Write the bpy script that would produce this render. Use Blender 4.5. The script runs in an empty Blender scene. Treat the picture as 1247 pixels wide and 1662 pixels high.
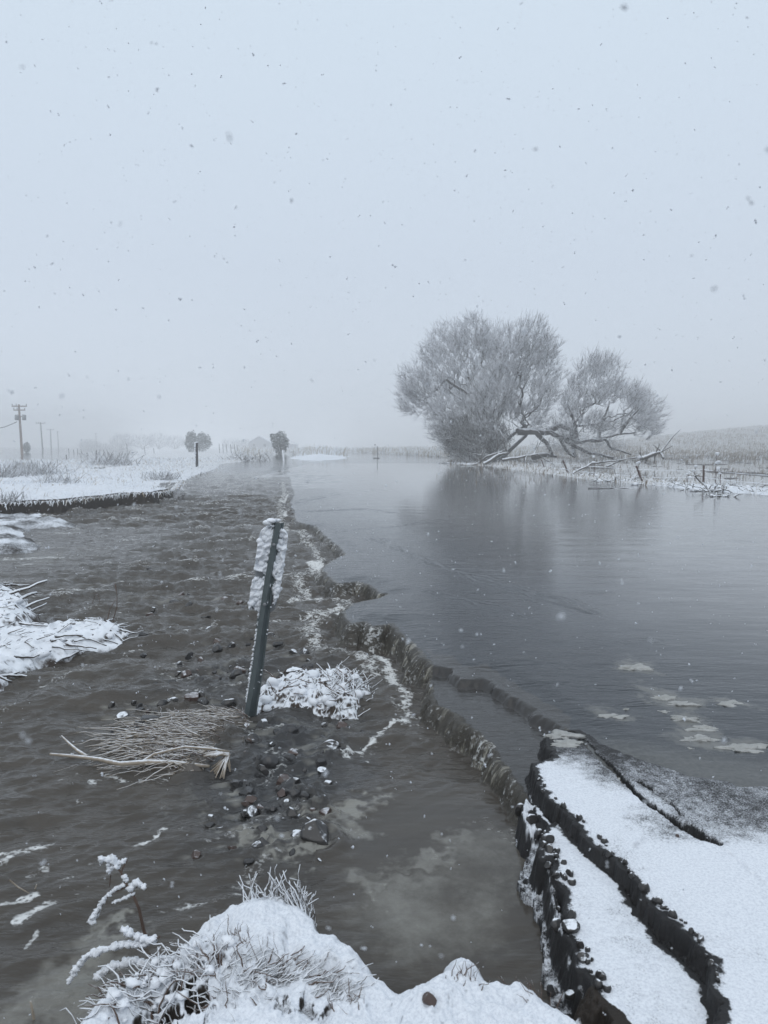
import bpy, math, random
import numpy as np
from math import radians

random.seed(7)
rng = np.random.default_rng(7)
scene = bpy.context.scene
COL = scene.collection

# ------------------------------------------------------------------ camera, world, sun, exposure
CAM_H = 1.45
PITCH = math.atan(108 / 1200)
cd = bpy.data.cameras.new("camera")
cam = bpy.data.objects.new("camera", cd)
COL.objects.link(cam)
cam.location = (0, 0, CAM_H)
cam.rotation_euler = (math.pi / 2 - PITCH, 0, 0)
cd.sensor_fit = 'VERTICAL'
cd.sensor_height = 36
cd.lens = 36 * 1200 / 1662
cd.clip_start = 0.05
cd.clip_end = 20000
cd.dof.use_dof = True
cd.dof.focus_distance = 5.5
cd.dof.aperture_fstop = 6.5
scene.camera = cam

SUN_EL, SUN_AZ = radians(35), radians(200)
w = bpy.data.worlds.new("World")
scene.world = w
w.use_nodes = True
nt = w.node_tree
nt.nodes.clear()
wo = nt.nodes.new('ShaderNodeOutputWorld')
bg1 = nt.nodes.new('ShaderNodeBackground')
bg2 = nt.nodes.new('ShaderNodeBackground')
add = nt.nodes.new('ShaderNodeAddShader')
sky = nt.nodes.new('ShaderNodeTexSky')
sky.sky_type = 'NISHITA'
sky.sun_disc = False
sky.sun_elevation = SUN_EL
sky.sun_rotation = SUN_AZ
sky.dust_density = 5
bg1.inputs['Strength'].default_value = 0.006
nt.links.new(sky.outputs[0], bg1.inputs['Color'])
# snow cloud deck: an overcast sky, a little brighter towards the zenith
tc = nt.nodes.new('ShaderNodeTexCoord')
sx = nt.nodes.new('ShaderNodeSeparateXYZ')
nt.links.new(tc.outputs['Generated'], sx.inputs[0])
rmp = nt.nodes.new('ShaderNodeValToRGB')
rmp.color_ramp.elements[0].position = 0.0
rmp.color_ramp.elements[0].color = (0.590, 0.660, 0.750, 1)
rmp.color_ramp.elements[1].position = 1.0
rmp.color_ramp.elements[1].color = (0.76, 0.83, 0.92, 1)
e = rmp.color_ramp.elements.new(0.22)
e.color = (0.555, 0.630, 0.730, 1)
e = rmp.color_ramp.elements.new(0.5)
e.color = (0.59, 0.685, 0.785, 1)
nt.links.new(sx.outputs['Z'], rmp.inputs[0])
nt.links.new(rmp.outputs[0], bg2.inputs['Color'])
bg2.inputs['Strength'].default_value = 1.0
nt.links.new(bg1.outputs[0], add.inputs[0])
nt.links.new(bg2.outputs[0], add.inputs[1])
nt.links.new(add.outputs[0], wo.inputs['Surface'])

sd = bpy.data.lights.new("sun", 'SUN')
sd.energy = 0.5
sd.angle = radians(60)
sd.color = (1.0, 0.98, 0.95)
sun = bpy.data.objects.new("sun", sd)
COL.objects.link(sun)
sun.rotation_euler = (radians(35), 0, radians(-20))

scene.view_settings.view_transform = 'Standard'
scene.view_settings.look = 'None'
scene.view_settings.exposure = 0.14
scene.view_settings.gamma = 1.0
scene.view_settings.use_curve_mapping = False
scene.cycles.volume_bounces = 3
scene.cycles.max_bounces = 8
scene.cycles.transparent_max_bounces = 16

# ------------------------------------------------------------------ mapping helpers
CT, ST = math.cos(PITCH), math.sin(PITCH)

def P(px, py, z=0.0):
    """world point on the level z that is seen at photo pixel (px, py)"""
    u = (px - 623.5) / 1200
    v = (py - 831) / 1200
    d = (u, CT - v * ST, -ST - v * CT)
    t = (z - CAM_H) / d[2]
    return np.array([d[0] * t, d[1] * t, z])

def PY(px, py, y):
    """world point at forward distance y seen at pixel (px, py)"""
    u = (px - 623.5) / 1200
    v = (py - 831) / 1200
    d = (u, CT - v * ST, -ST - v * CT)
    t = y / d[1]
    return np.array([d[0] * t, y, CAM_H + d[2] * t])

def ZL(y):
    return np.interp(y, [0, 1.6, 2.5, 3.3, 4.2, 6, 10, 16, 24, 31], [-.165, -.165, -.17, -.185, -.20, -.195, -.15, -.09, -.035, 0])

def PL(px, py, dz=0.0):
    z = -0.2
    for _ in range(12):
        p = P(px, py, z)
        z = float(ZL(p[1])) + dz
    return P(px, py, z)

def sstep(x, a, b):
    t = np.clip((x - a) / (b - a), 0, 1)
    return t * t * (3 - 2 * t)

_perm = rng.permutation(4096).astype(np.int64)
_ang = rng.random(4096) * 2 * np.pi
_gx, _gy = np.cos(_ang), np.sin(_ang)

def perlin(x, y, seed=0):
    xi = np.floor(x).astype(np.int64)
    yi = np.floor(y).astype(np.int64)
    xf, yf = x - xi, y - yi
    u = xf * xf * xf * (xf * (xf * 6 - 15) + 10)
    v = yf * yf * yf * (yf * (yf * 6 - 15) + 10)

    def g(ix, iy, dx, dy):
        h = _perm[(_perm[(ix + seed * 37) & 4095] + iy) & 4095]
        return _gx[h] * dx + _gy[h] * dy
    a = g(xi, yi, xf, yf)
    b = g(xi + 1, yi, xf - 1, yf)
    c = g(xi, yi + 1, xf, yf - 1)
    d = g(xi + 1, yi + 1, xf - 1, yf - 1)
    return (a * (1 - u) + b * u) * (1 - v) + (c * (1 - u) + d * u) * v * 1.0

def fbm(x, y, oct=4, seed=0, gain=0.5):
    s, a, f = 0, 1.0, 1.0
    for o in range(oct):
        s = s + a * perlin(x * f, y * f, seed + o)
        a *= gain
        f *= 2.03
    return s

def billow(x, y, oct=3, seed=0):
    s, a, f = 0, 1.0, 1.0
    for o in range(oct):
        s = s + a * (0.5 - np.abs(perlin(x * f, y * f, seed + o)) * 1.6)
        a *= 0.5
        f *= 2.1
    return s

def seg_dist(X, Y, a, b):
    dx, dy = b[0] - a[0], b[1] - a[1]
    L2 = dx * dx + dy * dy + 1e-12
    t = np.clip(((X - a[0]) * dx + (Y - a[1]) * dy) / L2, 0, 1)
    return np.hypot(X - a[0] - t * dx, Y - a[1] - t * dy), t

def sdf(poly, X, Y, margin=2.0):
    """signed distance to a closed polygon, positive inside, -margin far away; and arc length of the nearest edge point"""
    poly = [(p[0], p[1]) for p in poly]
    xs, ys = [p[0] for p in poly], [p[1] for p in poly]
    sel = (X > min(xs) - margin) & (X < max(xs) + margin) & (Y > min(ys) - margin) & (Y < max(ys) + margin)
    x, y = X[sel], Y[sel]
    D = np.full(x.shape, 1e9)
    S = np.zeros(x.shape)
    ins = np.zeros(x.shape, bool)
    acc = 0.0
    n = len(poly)
    for i in range(n):
        a, b = poly[i], poly[(i + 1) % n]
        d, t = seg_dist(x, y, a, b)
        L = math.hypot(b[0] - a[0], b[1] - a[1])
        m = d < D
        D[m] = d[m]
        S[m] = acc + t[m] * L
        acc += L
        if a[1] != b[1]:
            c = ((a[1] > y) != (b[1] > y)) & (x < (b[0] - a[0]) * (y - a[1]) / (b[1] - a[1]) + a[0])
            ins ^= c
    out = np.full(X.shape, -float(margin))
    so = np.zeros(X.shape)
    out[sel] = np.where(ins, D, -D)
    so[sel] = S
    return out, so

def pline(pts, X, Y, margin=1.0):
    """distance to an open polyline"""
    xs, ys = [p[0] for p in pts], [p[1] for p in pts]
    sel = (X > min(xs) - margin) & (X < max(xs) + margin) & (Y > min(ys) - margin) & (Y < max(ys) + margin)
    x, y = X[sel], Y[sel]
    D = np.full(x.shape, 1e9)
    for a, b in zip(pts[:-1], pts[1:]):
        D = np.minimum(D, seg_dist(x, y, a, b)[0])
    out = np.full(X.shape, 1e3)
    out[sel] = D
    return out

# ------------------------------------------------------------------ materials
class NT:
    def __init__(s, name):
        s.m = bpy.data.materials.new(name)
        s.m.use_nodes = True
        s.t = s.m.node_tree
        s.t.nodes.clear()
        s.out = s.t.nodes.new('ShaderNodeOutputMaterial')
        s.bsdf = s.t.nodes.new('ShaderNodeBsdfPrincipled')
        s.t.links.new(s.bsdf.outputs[0], s.out.inputs['Surface'])

    def n(s, typ, **kw):
        nd = s.t.nodes.new(typ)
        for k, v in kw.items():
            setattr(nd, k, v)
        return nd

    def put(s, sock, val):
        if isinstance(val, bpy.types.NodeSocket):
            s.t.links.new(val, sock)
        elif val is not None:
            if isinstance(val, (tuple, list)) and len(val) == 3 and sock.type == 'RGBA':
                val = tuple(val) + (1,)
            sock.default_value = val

    def math(s, op, a, b=None, c=None, clamp=False):
        nd = s.n('ShaderNodeMath', operation=op, use_clamp=clamp)
        s.put(nd.inputs[0], a)
        s.put(nd.inputs[1], b)
        s.put(nd.inputs[2], c)
        return nd.outputs[0]

    def mix(s, f, a, b):
        nd = s.n('ShaderNodeMix', data_type='RGBA')
        s.put(nd.inputs[0], f)
        s.put(nd.inputs[6], a)
        s.put(nd.inputs[7], b)
        return nd.outputs[2]

    def ss(s, v, lo, hi, a=0.0, b=1.0):
        nd = s.n('ShaderNodeMapRange', interpolation_type='SMOOTHSTEP')
        for i, x in enumerate((v, lo, hi, a, b)):
            s.put(nd.inputs[i], x)
        return nd.outputs[0]

    def noise(s, scale, detail=3, rough=0.55, vec=None, stretch=None, rot=0.0):
        if vec is None:
            vec = s.n('ShaderNodeTexCoord').outputs['Object']
        if stretch or rot:
            mp = s.n('ShaderNodeMapping')
            s.put(mp.inputs['Vector'], vec)
            mp.inputs['Rotation'].default_value = (0, 0, rot)
            mp.inputs['Scale'].default_value = stretch or (1, 1, 1)
            vec = mp.outputs[0]
        nd = s.n('ShaderNodeTexNoise')
        s.put(nd.inputs['Vector'], vec)
        nd.inputs['Scale'].default_value = scale
        nd.inputs['Detail'].default_value = detail
        nd.inputs['Roughness'].default_value = rough
        return nd.outputs[0]

    def attr(s, name):
        nd = s.n('ShaderNodeAttribute', attribute_name=name)
        return nd.outputs['Fac']

    def attrv(s, name):
        return s.n('ShaderNodeAttribute', attribute_name=name).outputs['Vector']

    def nz(s):
        g = s.n('ShaderNodeNewGeometry')
        x = s.n('ShaderNodeSeparateXYZ')
        s.put(x.inputs[0], g.outputs['Normal'])
        return x.outputs['Z']

    def bump(s, h, strength=0.5, dist=0.01, normal=None):
        b = s.n('ShaderNodeBump')
        s.put(b.inputs['Strength'], strength)
        s.put(b.inputs['Distance'], dist)
        s.put(b.inputs['Height'], h)
        if normal is not None:
            s.put(b.inputs['Normal'], normal)
        return b.outputs[0]

    def set(s, **kw):
        for k, v in kw.items():
            s.put(s.bsdf.inputs[k.replace('_', ' ')], v)
        return s.m

SNOW = (0.80, 0.83, 0.87)

def mat_plain(name, c1, c2, scale=8, rough=0.7, bump=0.3, bd=0.005, metallic=0.0):
    N = NT(name)
    n = N.noise(scale, 4)
    n2 = N.noise(scale * 5, 3)
    return N.set(Base_Color=N.mix(n, c1, c2), Roughness=rough, Metallic=metallic, Normal=N.bump(n2, bump, bd))

def mat_snowtop(name, c1, c2, lo=0.15, hi=0.5, scale=10, nscale=14, namp=0.6, rough=0.75, bd=0.004, floor=None):
    """a material that carries snow on whatever faces up"""
    N = NT(name)
    n = N.noise(scale, 4)
    ns = N.noise(nscale, 4, 0.6)
    body = N.mix(n, c1, c2)
    v = N.math('ADD', N.nz(), N.math('MULTIPLY', N.math('SUBTRACT', ns, 0.5), namp))
    m = N.ss(v, lo, hi)
    h = N.math('ADD', n, N.math('MULTIPLY', m, 1.5))
    return N.set(Base_Color=N.mix(m, body, SNOW), Roughness=N.ss(m, 0, 1, rough, 0.75), Normal=N.bump(h, 0.4, bd))

# --- ground: snow, asphalt, soil driven by where each lies
def make_ground_mat():
    N = NT("snowy_ground")
    snow, asph = N.attr('snow'), N.attr('asph')
    fine = N.noise(170, 3, 0.7)
    med = N.noise(22, 4, 0.6)
    big = N.noise(1.3, 5, 0.65)
    jit = N.math('ADD', N.math('MULTIPLY', N.math('SUBTRACT', fine, 0.5), 1.0), N.math('MULTIPLY', N.math('SUBTRACT', med, 0.5), 0.5))
    jit = N.math('ADD', jit, N.math('MULTIPLY', N.math('SUBTRACT', big, 0.5), 0.2))
    v = N.math('ADD', snow, jit)
    slope = N.ss(N.math('ADD', N.nz(), N.math('MULTIPLY', N.math('SUBTRACT', med, 0.5), 0.5)), 0.30, 0.62)
    m = N.math('MULTIPLY', N.ss(v, 0.30, 0.72), slope)
    soil = N.mix(med, (0.010, 0.008, 0.006), (0.034, 0.025, 0.018))
    asp = N.mix(fine, (0.008, 0.008, 0.009), (0.030, 0.029, 0.029))
    dark = N.mix(asph, soil, asp)
    grass = N.attr('straw')
    gn = N.ss(N.noise(9, 6, 0.7), 0.42, 0.62)
    snc = N.mix(N.ss(N.noise(110, 4, 0.8), 0.30, 0.62), (0.60, 0.63, 0.68), (0.80, 0.83, 0.87))
    sn = N.mix(N.math('MULTIPLY', grass, gn), snc, (0.30, 0.26, 0.20))
    h = N.math('ADD', N.math('MULTIPLY', med, 0.6), N.math('MULTIPLY', fine, 0.25))
    h = N.math('ADD', h, N.math('MULTIPLY', m, 0.4))
    return N.set(Base_Color=N.mix(m, dark, sn), Roughness=N.ss(m, 0, 1, 0.6, 0.8), Specular_IOR_Level=0.25, Normal=N.bump(h, 0.55, 0.014))

def make_water_mat():
    N = NT("flood_water")
    foam, slush, low, fall = N.attr('foam'), N.attr('slush'), N.attr('low'), N.attr('fall')
    rip, uv = N.attr('rip'), N.attrv('fuv')
    # colour
    bn = N.noise(3.5, 5, 0.6, stretch=(0.6, 1.6, 1))
    film_sheen = N.attr('film_sheen')
    slate = N.mix(bn, (0.022, 0.025, 0.029), (0.036, 0.039, 0.043))
    brown = N.mix(bn, (0.036, 0.031, 0.0255), (0.088, 0.077, 0.064))
    base = N.mix(low, slate, brown)
    base = N.mix(N.math('MULTIPLY', film_sheen, N.ss(bn, 0.2, 0.8, 0.40, 0.85)), base, (0.26, 0.265, 0.27))  # thin ice film plus pale sky reflection painted into the upper water's colour
    sln = N.noise(38, 5, 0.7)
    slm = N.ss(N.math('ADD', slush, N.math('MULTIPLY', N.math('SUBTRACT', sln, 0.5), 0.35)), 0.15, 0.95)
    base = N.mix(slm, base, (0.235, 0.23, 0.205))
    # streaks in the falls: foam, with glassy highlights painted into the colour
    fs = N.noise(1.0, 5, 0.7, vec=uv)
    st = N.math('MULTIPLY', N.ss(fs, 0.50, 0.72), fall)
    fbn = N.ss(N.noise(4.0, 3), 0.38, 0.58)
    base = N.mix(N.math('MULTIPLY', fall, 0.75), base, (0.045, 0.040, 0.030))
    base = N.mix(N.math('MULTIPLY', N.math('MULTIPLY', st, fbn), 0.9), base, (0.46, 0.44, 0.37))
    # foam
    fo1 = N.noise(26, 5, 0.68, stretch=(0.7, 1.3, 1), rot=0.4)
    vor = N.n('ShaderNodeTexVoronoi')
    vor.inputs['Scale'].default_value = 48
    N.put(vor.inputs['Vector'], N.n('ShaderNodeTexCoord').outputs['Object'])
    fo2 = N.ss(vor.outputs['Distance'], 0.0, 0.5, 0.5, 0.0)
    fv = N.math('ADD', foam, N.math('ADD', N.math('MULTIPLY', N.math('SUBTRACT', fo1, 0.5), 1.5), N.math('MULTIPLY', fo2, -0.6)))
    fm = N.ss(fv, 0.42, 0.80)
    base = N.mix(N.math('MULTIPLY', fm, 0.9), base, (0.74, 0.75, 0.74))
    rough = N.ss(N.math('MAXIMUM', fm, N.math('MULTIPLY', slm, 0.6)), 0, 1, 0.07, 0.6)
    # ripples
    r1 = N.noise(9, 4, 0.6, stretch=(0.45, 1.5, 1), rot=0.25)
    r2 = N.noise(42, 3, 0.6, stretch=(0.5, 1.4, 1), rot=-0.2)
    h = N.math('ADD', N.math('MULTIPLY', r1, 1.0), N.math('MULTIPLY', r2, 0.22))
    n1 = N.bump(h, 1.0, N.math('MULTIPLY', rip, 0.02))
    n2 = N.bump(fs, N.math('MULTIPLY', fall, 0.9), 0.025, n1)
    n3 = N.bump(N.math('ADD', N.math('MULTIPLY', fm, fo1), N.math('MULTIPLY', slm, N.math('MULTIPLY', sln, 0.25))), 0.6, 0.012, n2)
    return N.set(Base_Color=base, Roughness=rough, IOR=1.33, Normal=n3)

M_GROUND = make_ground_mat()
M_WATER = make_water_mat()
M_SNOW = mat_plain("snow", (0.78, 0.81, 0.86), (0.84, 0.86, 0.89), 12, 0.8, 0.5, 0.006)
M_STICK = mat_snowtop("snowy_stick", (0.035, 0.026, 0.020), (0.11, 0.085, 0.065), 0.05, 0.45, 30, 22, 0.9)
M_PALESTICK = mat_snowtop("frosted_pale_stem", (0.20, 0.16, 0.115), (0.42, 0.36, 0.29), 0.5, 1.15, 30, 40, 0.8)
M_REDTWIG = mat_snowtop("reddish_twig", (0.06, 0.035, 0.028), (0.13, 0.085, 0.06), 0.75, 1.1, 30, 40, 0.9)
M_MOUND = mat_snowtop("snow_over_roots", (0.022, 0.016, 0.012), (0.07, 0.05, 0.037), 0.42, 0.72, 18, 16, 0.75, bd=0.01)
M_ROCK = mat_snowtop("wet_rock", (0.015, 0.015, 0.016), (0.06, 0.058, 0.058), 1.3, 1.5, 9, 9, 0.4, rough=0.22)
M_SNOWROCK = mat_snowtop("snow_capped_rock", (0.012, 0.012, 0.012), (0.05, 0.046, 0.044), 0.75, 0.95, 12, 30, 1.0, rough=0.3)
M_BROWNROCK = mat_snowtop("brown_rock", (0.045, 0.028, 0.022), (0.09, 0.06, 0.05), 0.8, 1.1, 12, 14, 0.5, rough=0.3)
M_WETSTRAW = mat_snowtop("wet_straw", (0.05, 0.038, 0.026), (0.20, 0.155, 0.105), 0.8, 1.2, 25, 40, 0.9, rough=0.5)
M_BARK = mat_snowtop("snowy_bark", (0.020, 0.017, 0.016), (0.055, 0.047, 0.042), 0.35, 0.75, 6, 3, 0.7, bd=0.02)
M_TWIG = mat_snowtop("frosted_twig", (0.15, 0.14, 0.14), (0.30, 0.29, 0.29), -0.25, 0.55, 4, 5, 0.8)
M_FROST = mat_snowtop("rimed_twig", (0.16, 0.15, 0.15), (0.30, 0.29, 0.29), -0.2, 0.7, 4, 3, 0.8)
M_STEEL = mat_plain("weathered_green_steel", (0.075, 0.098, 0.102), (0.15, 0.175, 0.18), 12, 0.42, 0.2, 0.002, 0.4)
M_ALU = mat_plain("dull_aluminium", (0.22, 0.23, 0.24), (0.34, 0.35, 0.36), 14, 0.5, 0.2, 0.002, 0.3)
M_POLE = mat_plain("pole_timber", (0.14, 0.085, 0.065), (0.20, 0.13, 0.10), 3, 0.85, 0.3, 0.01)
M_GREYPOLE = mat_plain("grey_timber", (0.08, 0.08, 0.08), (0.14, 0.13, 0.13), 3, 0.85, 0.3, 0.01)
M_GREYMETAL = mat_plain("grey_metal", (0.16, 0.17, 0.18), (0.24, 0.25, 0.26), 6, 0.5, 0.1, 0.003)
M_RUST = mat_plain("rusty_steel", (0.045, 0.022, 0.016), (0.08, 0.04, 0.028), 20, 0.8, 0.3, 0.003)
M_BLACKPOST = mat_snowtop("black_post", (0.018, 0.017, 0.018), (0.04, 0.038, 0.038), 0.6, 0.9, 6, 8, 0.8)
M_SLUSH = mat_plain("grey_slush", (0.24, 0.24, 0.225), (0.50, 0.50, 0.48), 22, 0.5, 0.9, 0.01)
M_NEEDLE = mat_snowtop("snowy_needles", (0.030, 0.045, 0.038), (0.06, 0.075, 0.062), 0.35, 0.9, 3, 2, 0.9)
M_WALL = mat_plain("grey_siding", (0.34, 0.35, 0.37), (0.42, 0.43, 0.45), 2, 0.8, 0.2, 0.01)
M_GLASS = mat_plain("dark_window", (0.03, 0.035, 0.04), (0.04, 0.045, 0.05), 2, 0.1, 0.0, 0.001)

def make_grass_mat(name, c1, c2, frost):
    N = NT(name)
    r = N.attr('rnd')
    body = N.mix(r, c1, c2)
    m = N.ss(N.math('ADD', N.math('MULTIPLY', r, 0.6), N.noise(5, 3)), 1.05 - frost, 1.35 - frost)
    return N.set(Base_Color=N.mix(m, body, SNOW), Roughness=0.8)
M_GRASS_SNOW = make_grass_mat("snowy_grass", (0.36, 0.30, 0.22), (0.55, 0.52, 0.47), 0.62)
M_GRASS_DRY = make_grass_mat("dry_grass", (0.14, 0.11, 0.08), (0.34, 0.285, 0.22), 0.25)
M_REED = make_grass_mat("pale_reeds", (0.33, 0.29, 0.22), (0.52, 0.47, 0.38), 0.45)

# ------------------------------------------------------------------ object helpers
def tag(o, label=None, cat=None, group=None, kind=None):
    if label: o['label'] = label
    if cat: o['category'] = cat
    if group: o['group'] = group
    if kind: o['kind'] = kind
    return o

def mesh_np(name, V, F, mat, parent=None, attrs=None, smooth=True):
    """V (n,3), F (m,k) all faces of the same size"""
    V = np.asarray(V, dtype=np.float32)
    F = np.asarray(F, dtype=np.int32)
    me = bpy.data.meshes.new(name)
    me.vertices.add(len(V))
    me.vertices.foreach_set('co', V.ravel())
    k = F.shape[1]
    me.loops.add(F.size)
    me.loops.foreach_set('vertex_index', F.ravel())
    me.polygons.add(len(F))
    me.polygons.foreach_set('loop_start', np.arange(0, F.size, k, dtype=np.int32))
    me.polygons.foreach_set('use_smooth', np.full(len(F), smooth))
    me.update(calc_edges=True)
    for an, av in (attrs or {}).items():
        if av.ndim == 2:
            a = me.attributes.new(an, 'FLOAT_VECTOR', 'POINT')
            a.data.foreach_set('vector', av.astype(np.float32).ravel())
        else:
            a = me.attributes.new(an, 'FLOAT', 'POINT')
            a.data.foreach_set('value', av.astype(np.float32))
    me.materials.append(mat)
    o = bpy.data.objects.new(name, me)
    COL.objects.link(o)
    if parent is not None:
        o.parent = parent
        o.matrix_parent_inverse = parent.matrix_basis.inverted()
    return o

def empty(name, loc, label, cat, group=None):
    o = bpy.data.objects.new(name, None)
    o.location = [float(v) for v in loc]
    o.empty_display_size = 0.1
    COL.objects.link(o)
    return tag(o, label, cat, group)

def copy_tree(o, parent=None):
    c = o.copy()
    COL.objects.link(c)
    c.parent = parent
    for ch in o.children:
        copy_tree(ch, c)
    return c

class Geo:
    """collects quads/tris (tris stored as degenerate-free separate list) into one mesh"""
    def __init__(s):
        s.V, s.Q, s.n = [], [], 0

    def add(s, V, Q):
        V = np.asarray(V, float)
        Q = np.asarray(Q, int)
        s.V.append(V)
        s.Q.append(Q + s.n)
        s.n += len(V)

    def tube(s, pts, rads, k=6, cap=True):
        pts = np.asarray(pts, float)
        n = len(pts)
        rads = np.broadcast_to(rads, (n,))
        T = np.gradient(pts, axis=0)
        T /= np.linalg.norm(T, axis=1)[:, None] + 1e-9
        up = np.array([0, 0, 1.0]) if abs(T[0, 2]) < 0.9 else np.array([1.0, 0, 0])
        A = np.cross(T, up)
        A /= np.linalg.norm(A, axis=1)[:, None] + 1e-9
        B = np.cross(T, A)
        th = np.arange(k) * 2 * np.pi / k
        ring = np.cos(th)[None, :, None] * A[:, None, :] + np.sin(th)[None, :, None] * B[:, None, :]
        V = pts[:, None, :] + ring * rads[:, None, None]
        V = V.reshape(-1, 3)
        i, j = np.meshgrid(np.arange(n - 1), np.arange(k), indexing='ij')
        j2 = (j + 1) % k
        Q = np.stack([i * k + j, i * k + j2, (i + 1) * k + j2, (i + 1) * k + j], -1).reshape(-1, 4)
        s.add(V, Q)
        if cap:
            for e_, r_ in ((0, 0), (n - 1, (n - 1) * k)):
                c = np.array([pts[e_]])
                base = s.n
                s.V.append(c)
                s.n += 1
                st = base - len(V) + r_ if e_ == 0 or True else 0
                st = (base - len(V) - (1 if e_ else 0)) + r_
                qs = []
                for q in range(0, k, 2):
                    a_, b_, c_ = st + q, st + (q + 1) % k, st + (q + 2) % k
                    qs.append([base, a_, b_, c_])
                s.Q.append(np.array(qs))

    def box(s, c, sz, rot=None):
        v = np.array([[x, y, z] for x in (-.5, .5) for y in (-.5, .5) for z in (-.5, .5)]) * np.array(sz)
        if rot is not None:
            v = v @ np.array(rot).T
        q = [[0, 1, 3, 2], [4, 6, 7, 5], [0, 4, 5, 1], [2, 3, 7, 6], [0, 2, 6, 4], [1, 5, 7, 3]]
        s.add(v + np.array(c), q)

    def build(s, name, mat, parent=None, smooth=True, attrs=None):
        return mesh_np(name, np.concatenate(s.V), np.concatenate(s.Q), mat, parent, attrs, smooth)

def edge_tubes(A, B, ra, rb, k=3):
    """separate tapered prisms for many segments at once"""
    T = B - A
    L = np.linalg.norm(T, axis=1)[:, None] + 1e-9
    T = T / L
    up = np.where(np.abs(T[:, 2:3]) < 0.9, np.array([[0, 0, 1.0]]), np.array([[1.0, 0, 0]]))
    X = np.cross(T, up)
    X /= np.linalg.norm(X, axis=1)[:, None] + 1e-9
    Y = np.cross(T, X)
    th = np.arange(k) * 2 * np.pi / k
    ring = np.cos(th)[None, :, None] * X[:, None, :] + np.sin(th)[None, :, None] * Y[:, None, :]
    Va = A[:, None, :] + ring * ra[:, None, None]
    Vb = B[:, None, :] + ring * rb[:, None, None]
    V = np.concatenate([Va, Vb], 1).reshape(-1, 3)
    m = len(A)
    base = np.arange(m)[:, None] * 2 * k
    j = np.arange(k)
    j2 = (j + 1) % k
    Q = np.stack([base + j, base + j2, base + k + j2, base + k + j], -1).reshape(-1, 4)
    return V, Q

# ------------------------------------------------------------------ outlines (read off the photograph, laid on their own level)
LIP = [(470, 774), (473, 788), (478, 801), (471, 815), (478, 828), (480, 843), (491, 848), (513, 852), (528, 869), (543, 880), (562, 896),
       (538, 909), (523, 919), (535, 936), (552, 944), (579, 941), (602, 946), (616, 960), (633, 960), (617, 967), (571, 976), (555, 990),
       (571, 1008), (591, 1005), (605, 1012), (637, 1009), (654, 1028), (678, 1048), (689, 1062), (705, 1075), (736, 1080), (750, 1097),
       (789, 1094), (814, 1112), (842, 1129), (867, 1143), (892, 1161), (927, 1182)]
U_POLY = [P(*p) for p in LIP] + [P(960, 1225), P(1050, 1290), P(1247, 1380), P(1600, 1480), np.array([60, 5, 0]), np.array([60, 60, 0]),
                                 np.array([-6, 60, 0]), np.array([-6, 33, 0])]
STEP = [(689, 1060), (705, 1073), (736, 1078), (750, 1095), (789, 1092), (814, 1110), (842, 1127), (867, 1141), (892, 1159), (930, 1180),
        (920, 1200), (895, 1208), (886, 1240), (876, 1275), (866, 1296), (849, 1285), (835, 1262), (821, 1242), (800, 1210), (772, 1186),
        (743, 1161), (712, 1143), (698, 1112), (700, 1085)]
STEP_Z = -0.07
S_POLY = [P(p[0], p[1], STEP_Z) for p in STEP]
ROAD_EDGE = [(870, 1235), (878, 1273), (894, 1298), (919, 1318), (943, 1346), (951, 1363), (992, 1391), (1016, 1415), (1041, 1440),
             (1049, 1464), (1085, 1493), (1126, 1529), (1159, 1562), (1167, 1590), (1163, 1607), (1171, 1635), (1169, 1662), (1175, 1720), (1190, 1850)]
R_POLY = [P(892, 1186), P(890, 1208), P(905, 1229)] + [P(p[0], p[1], 0.02) for p in ROAD_EDGE] + \
    [np.array([0.8, 0.3, 0]), np.array([0.9, -30, 0]), np.array([30, -30, 0]), np.array([60, 5, 0]), P(1700, 1260), P(1247, 1205), P(1100, 1180), P(990, 1172), P(935, 1180)]
SLAB = [(892, 1342), (878, 1379), (882, 1389), (903, 1391), (905, 1420), (921, 1444), (925, 1485), (923, 1513), (939, 1537), (943, 1566),
        (964, 1590), (980, 1619), (1000, 1647), (1004, 1662), (1040, 1760), (1090, 1850), (1175, 1850), (1168, 1720), (1163, 1662), (1155, 1623), (1130, 1586), (1106, 1558), (1085, 1546),
        (1049, 1509), (1041, 1485), (1020, 1464), (1004, 1432), (980, 1411), (947, 1379), (923, 1359), (905, 1337)]
SLAB_POLY = [P(p[0], p[1], -0.01) for p in SLAB]
SLAB2 = [(864, 1303), (876, 1299), (888, 1312), (899, 1332), (894, 1340), (880, 1326), (866, 1316)]
SLAB2_POLY = [P(p[0], p[1], -0.02) for p in SLAB2]
EDGE = [(838, 1310), (862, 1318), (886, 1345), (876, 1380), (898, 1398), (900, 1425), (914, 1446), (918, 1490), (916, 1515), (934, 1540), (938, 1568),
        (958, 1594), (972, 1620), (990, 1650), (1010, 1720), (900, 1720), (930, 1650), (905, 1590), (889, 1565), (886, 1530), (876, 1480), (872, 1440), (868, 1400), (845, 1372), (836, 1345)]
EDGE_POLY = [P(p[0], p[1], -0.13) for p in EDGE]
BANK = [(-250, 1760), (-60, 1720), (60, 1680), (110, 1640), (150, 1600), (215, 1560), (270, 1530), (310, 1500), (335, 1478), (365, 1466), (430, 1455), (482, 1460), (515, 1480),
        (533, 1508), (562, 1515), (592, 1535), (618, 1568), (650, 1584), (700, 1576), (716, 1548), (744, 1533), (778, 1548), (800, 1572),
        (850, 1578), (885, 1597), (925, 1622), (955, 1648), (985, 1700), (1000, 1850), (800, 2400), (-800, 2400)]
BANK_POLY = [P(p[0], p[1], 0.0) for p in BANK]
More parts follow.
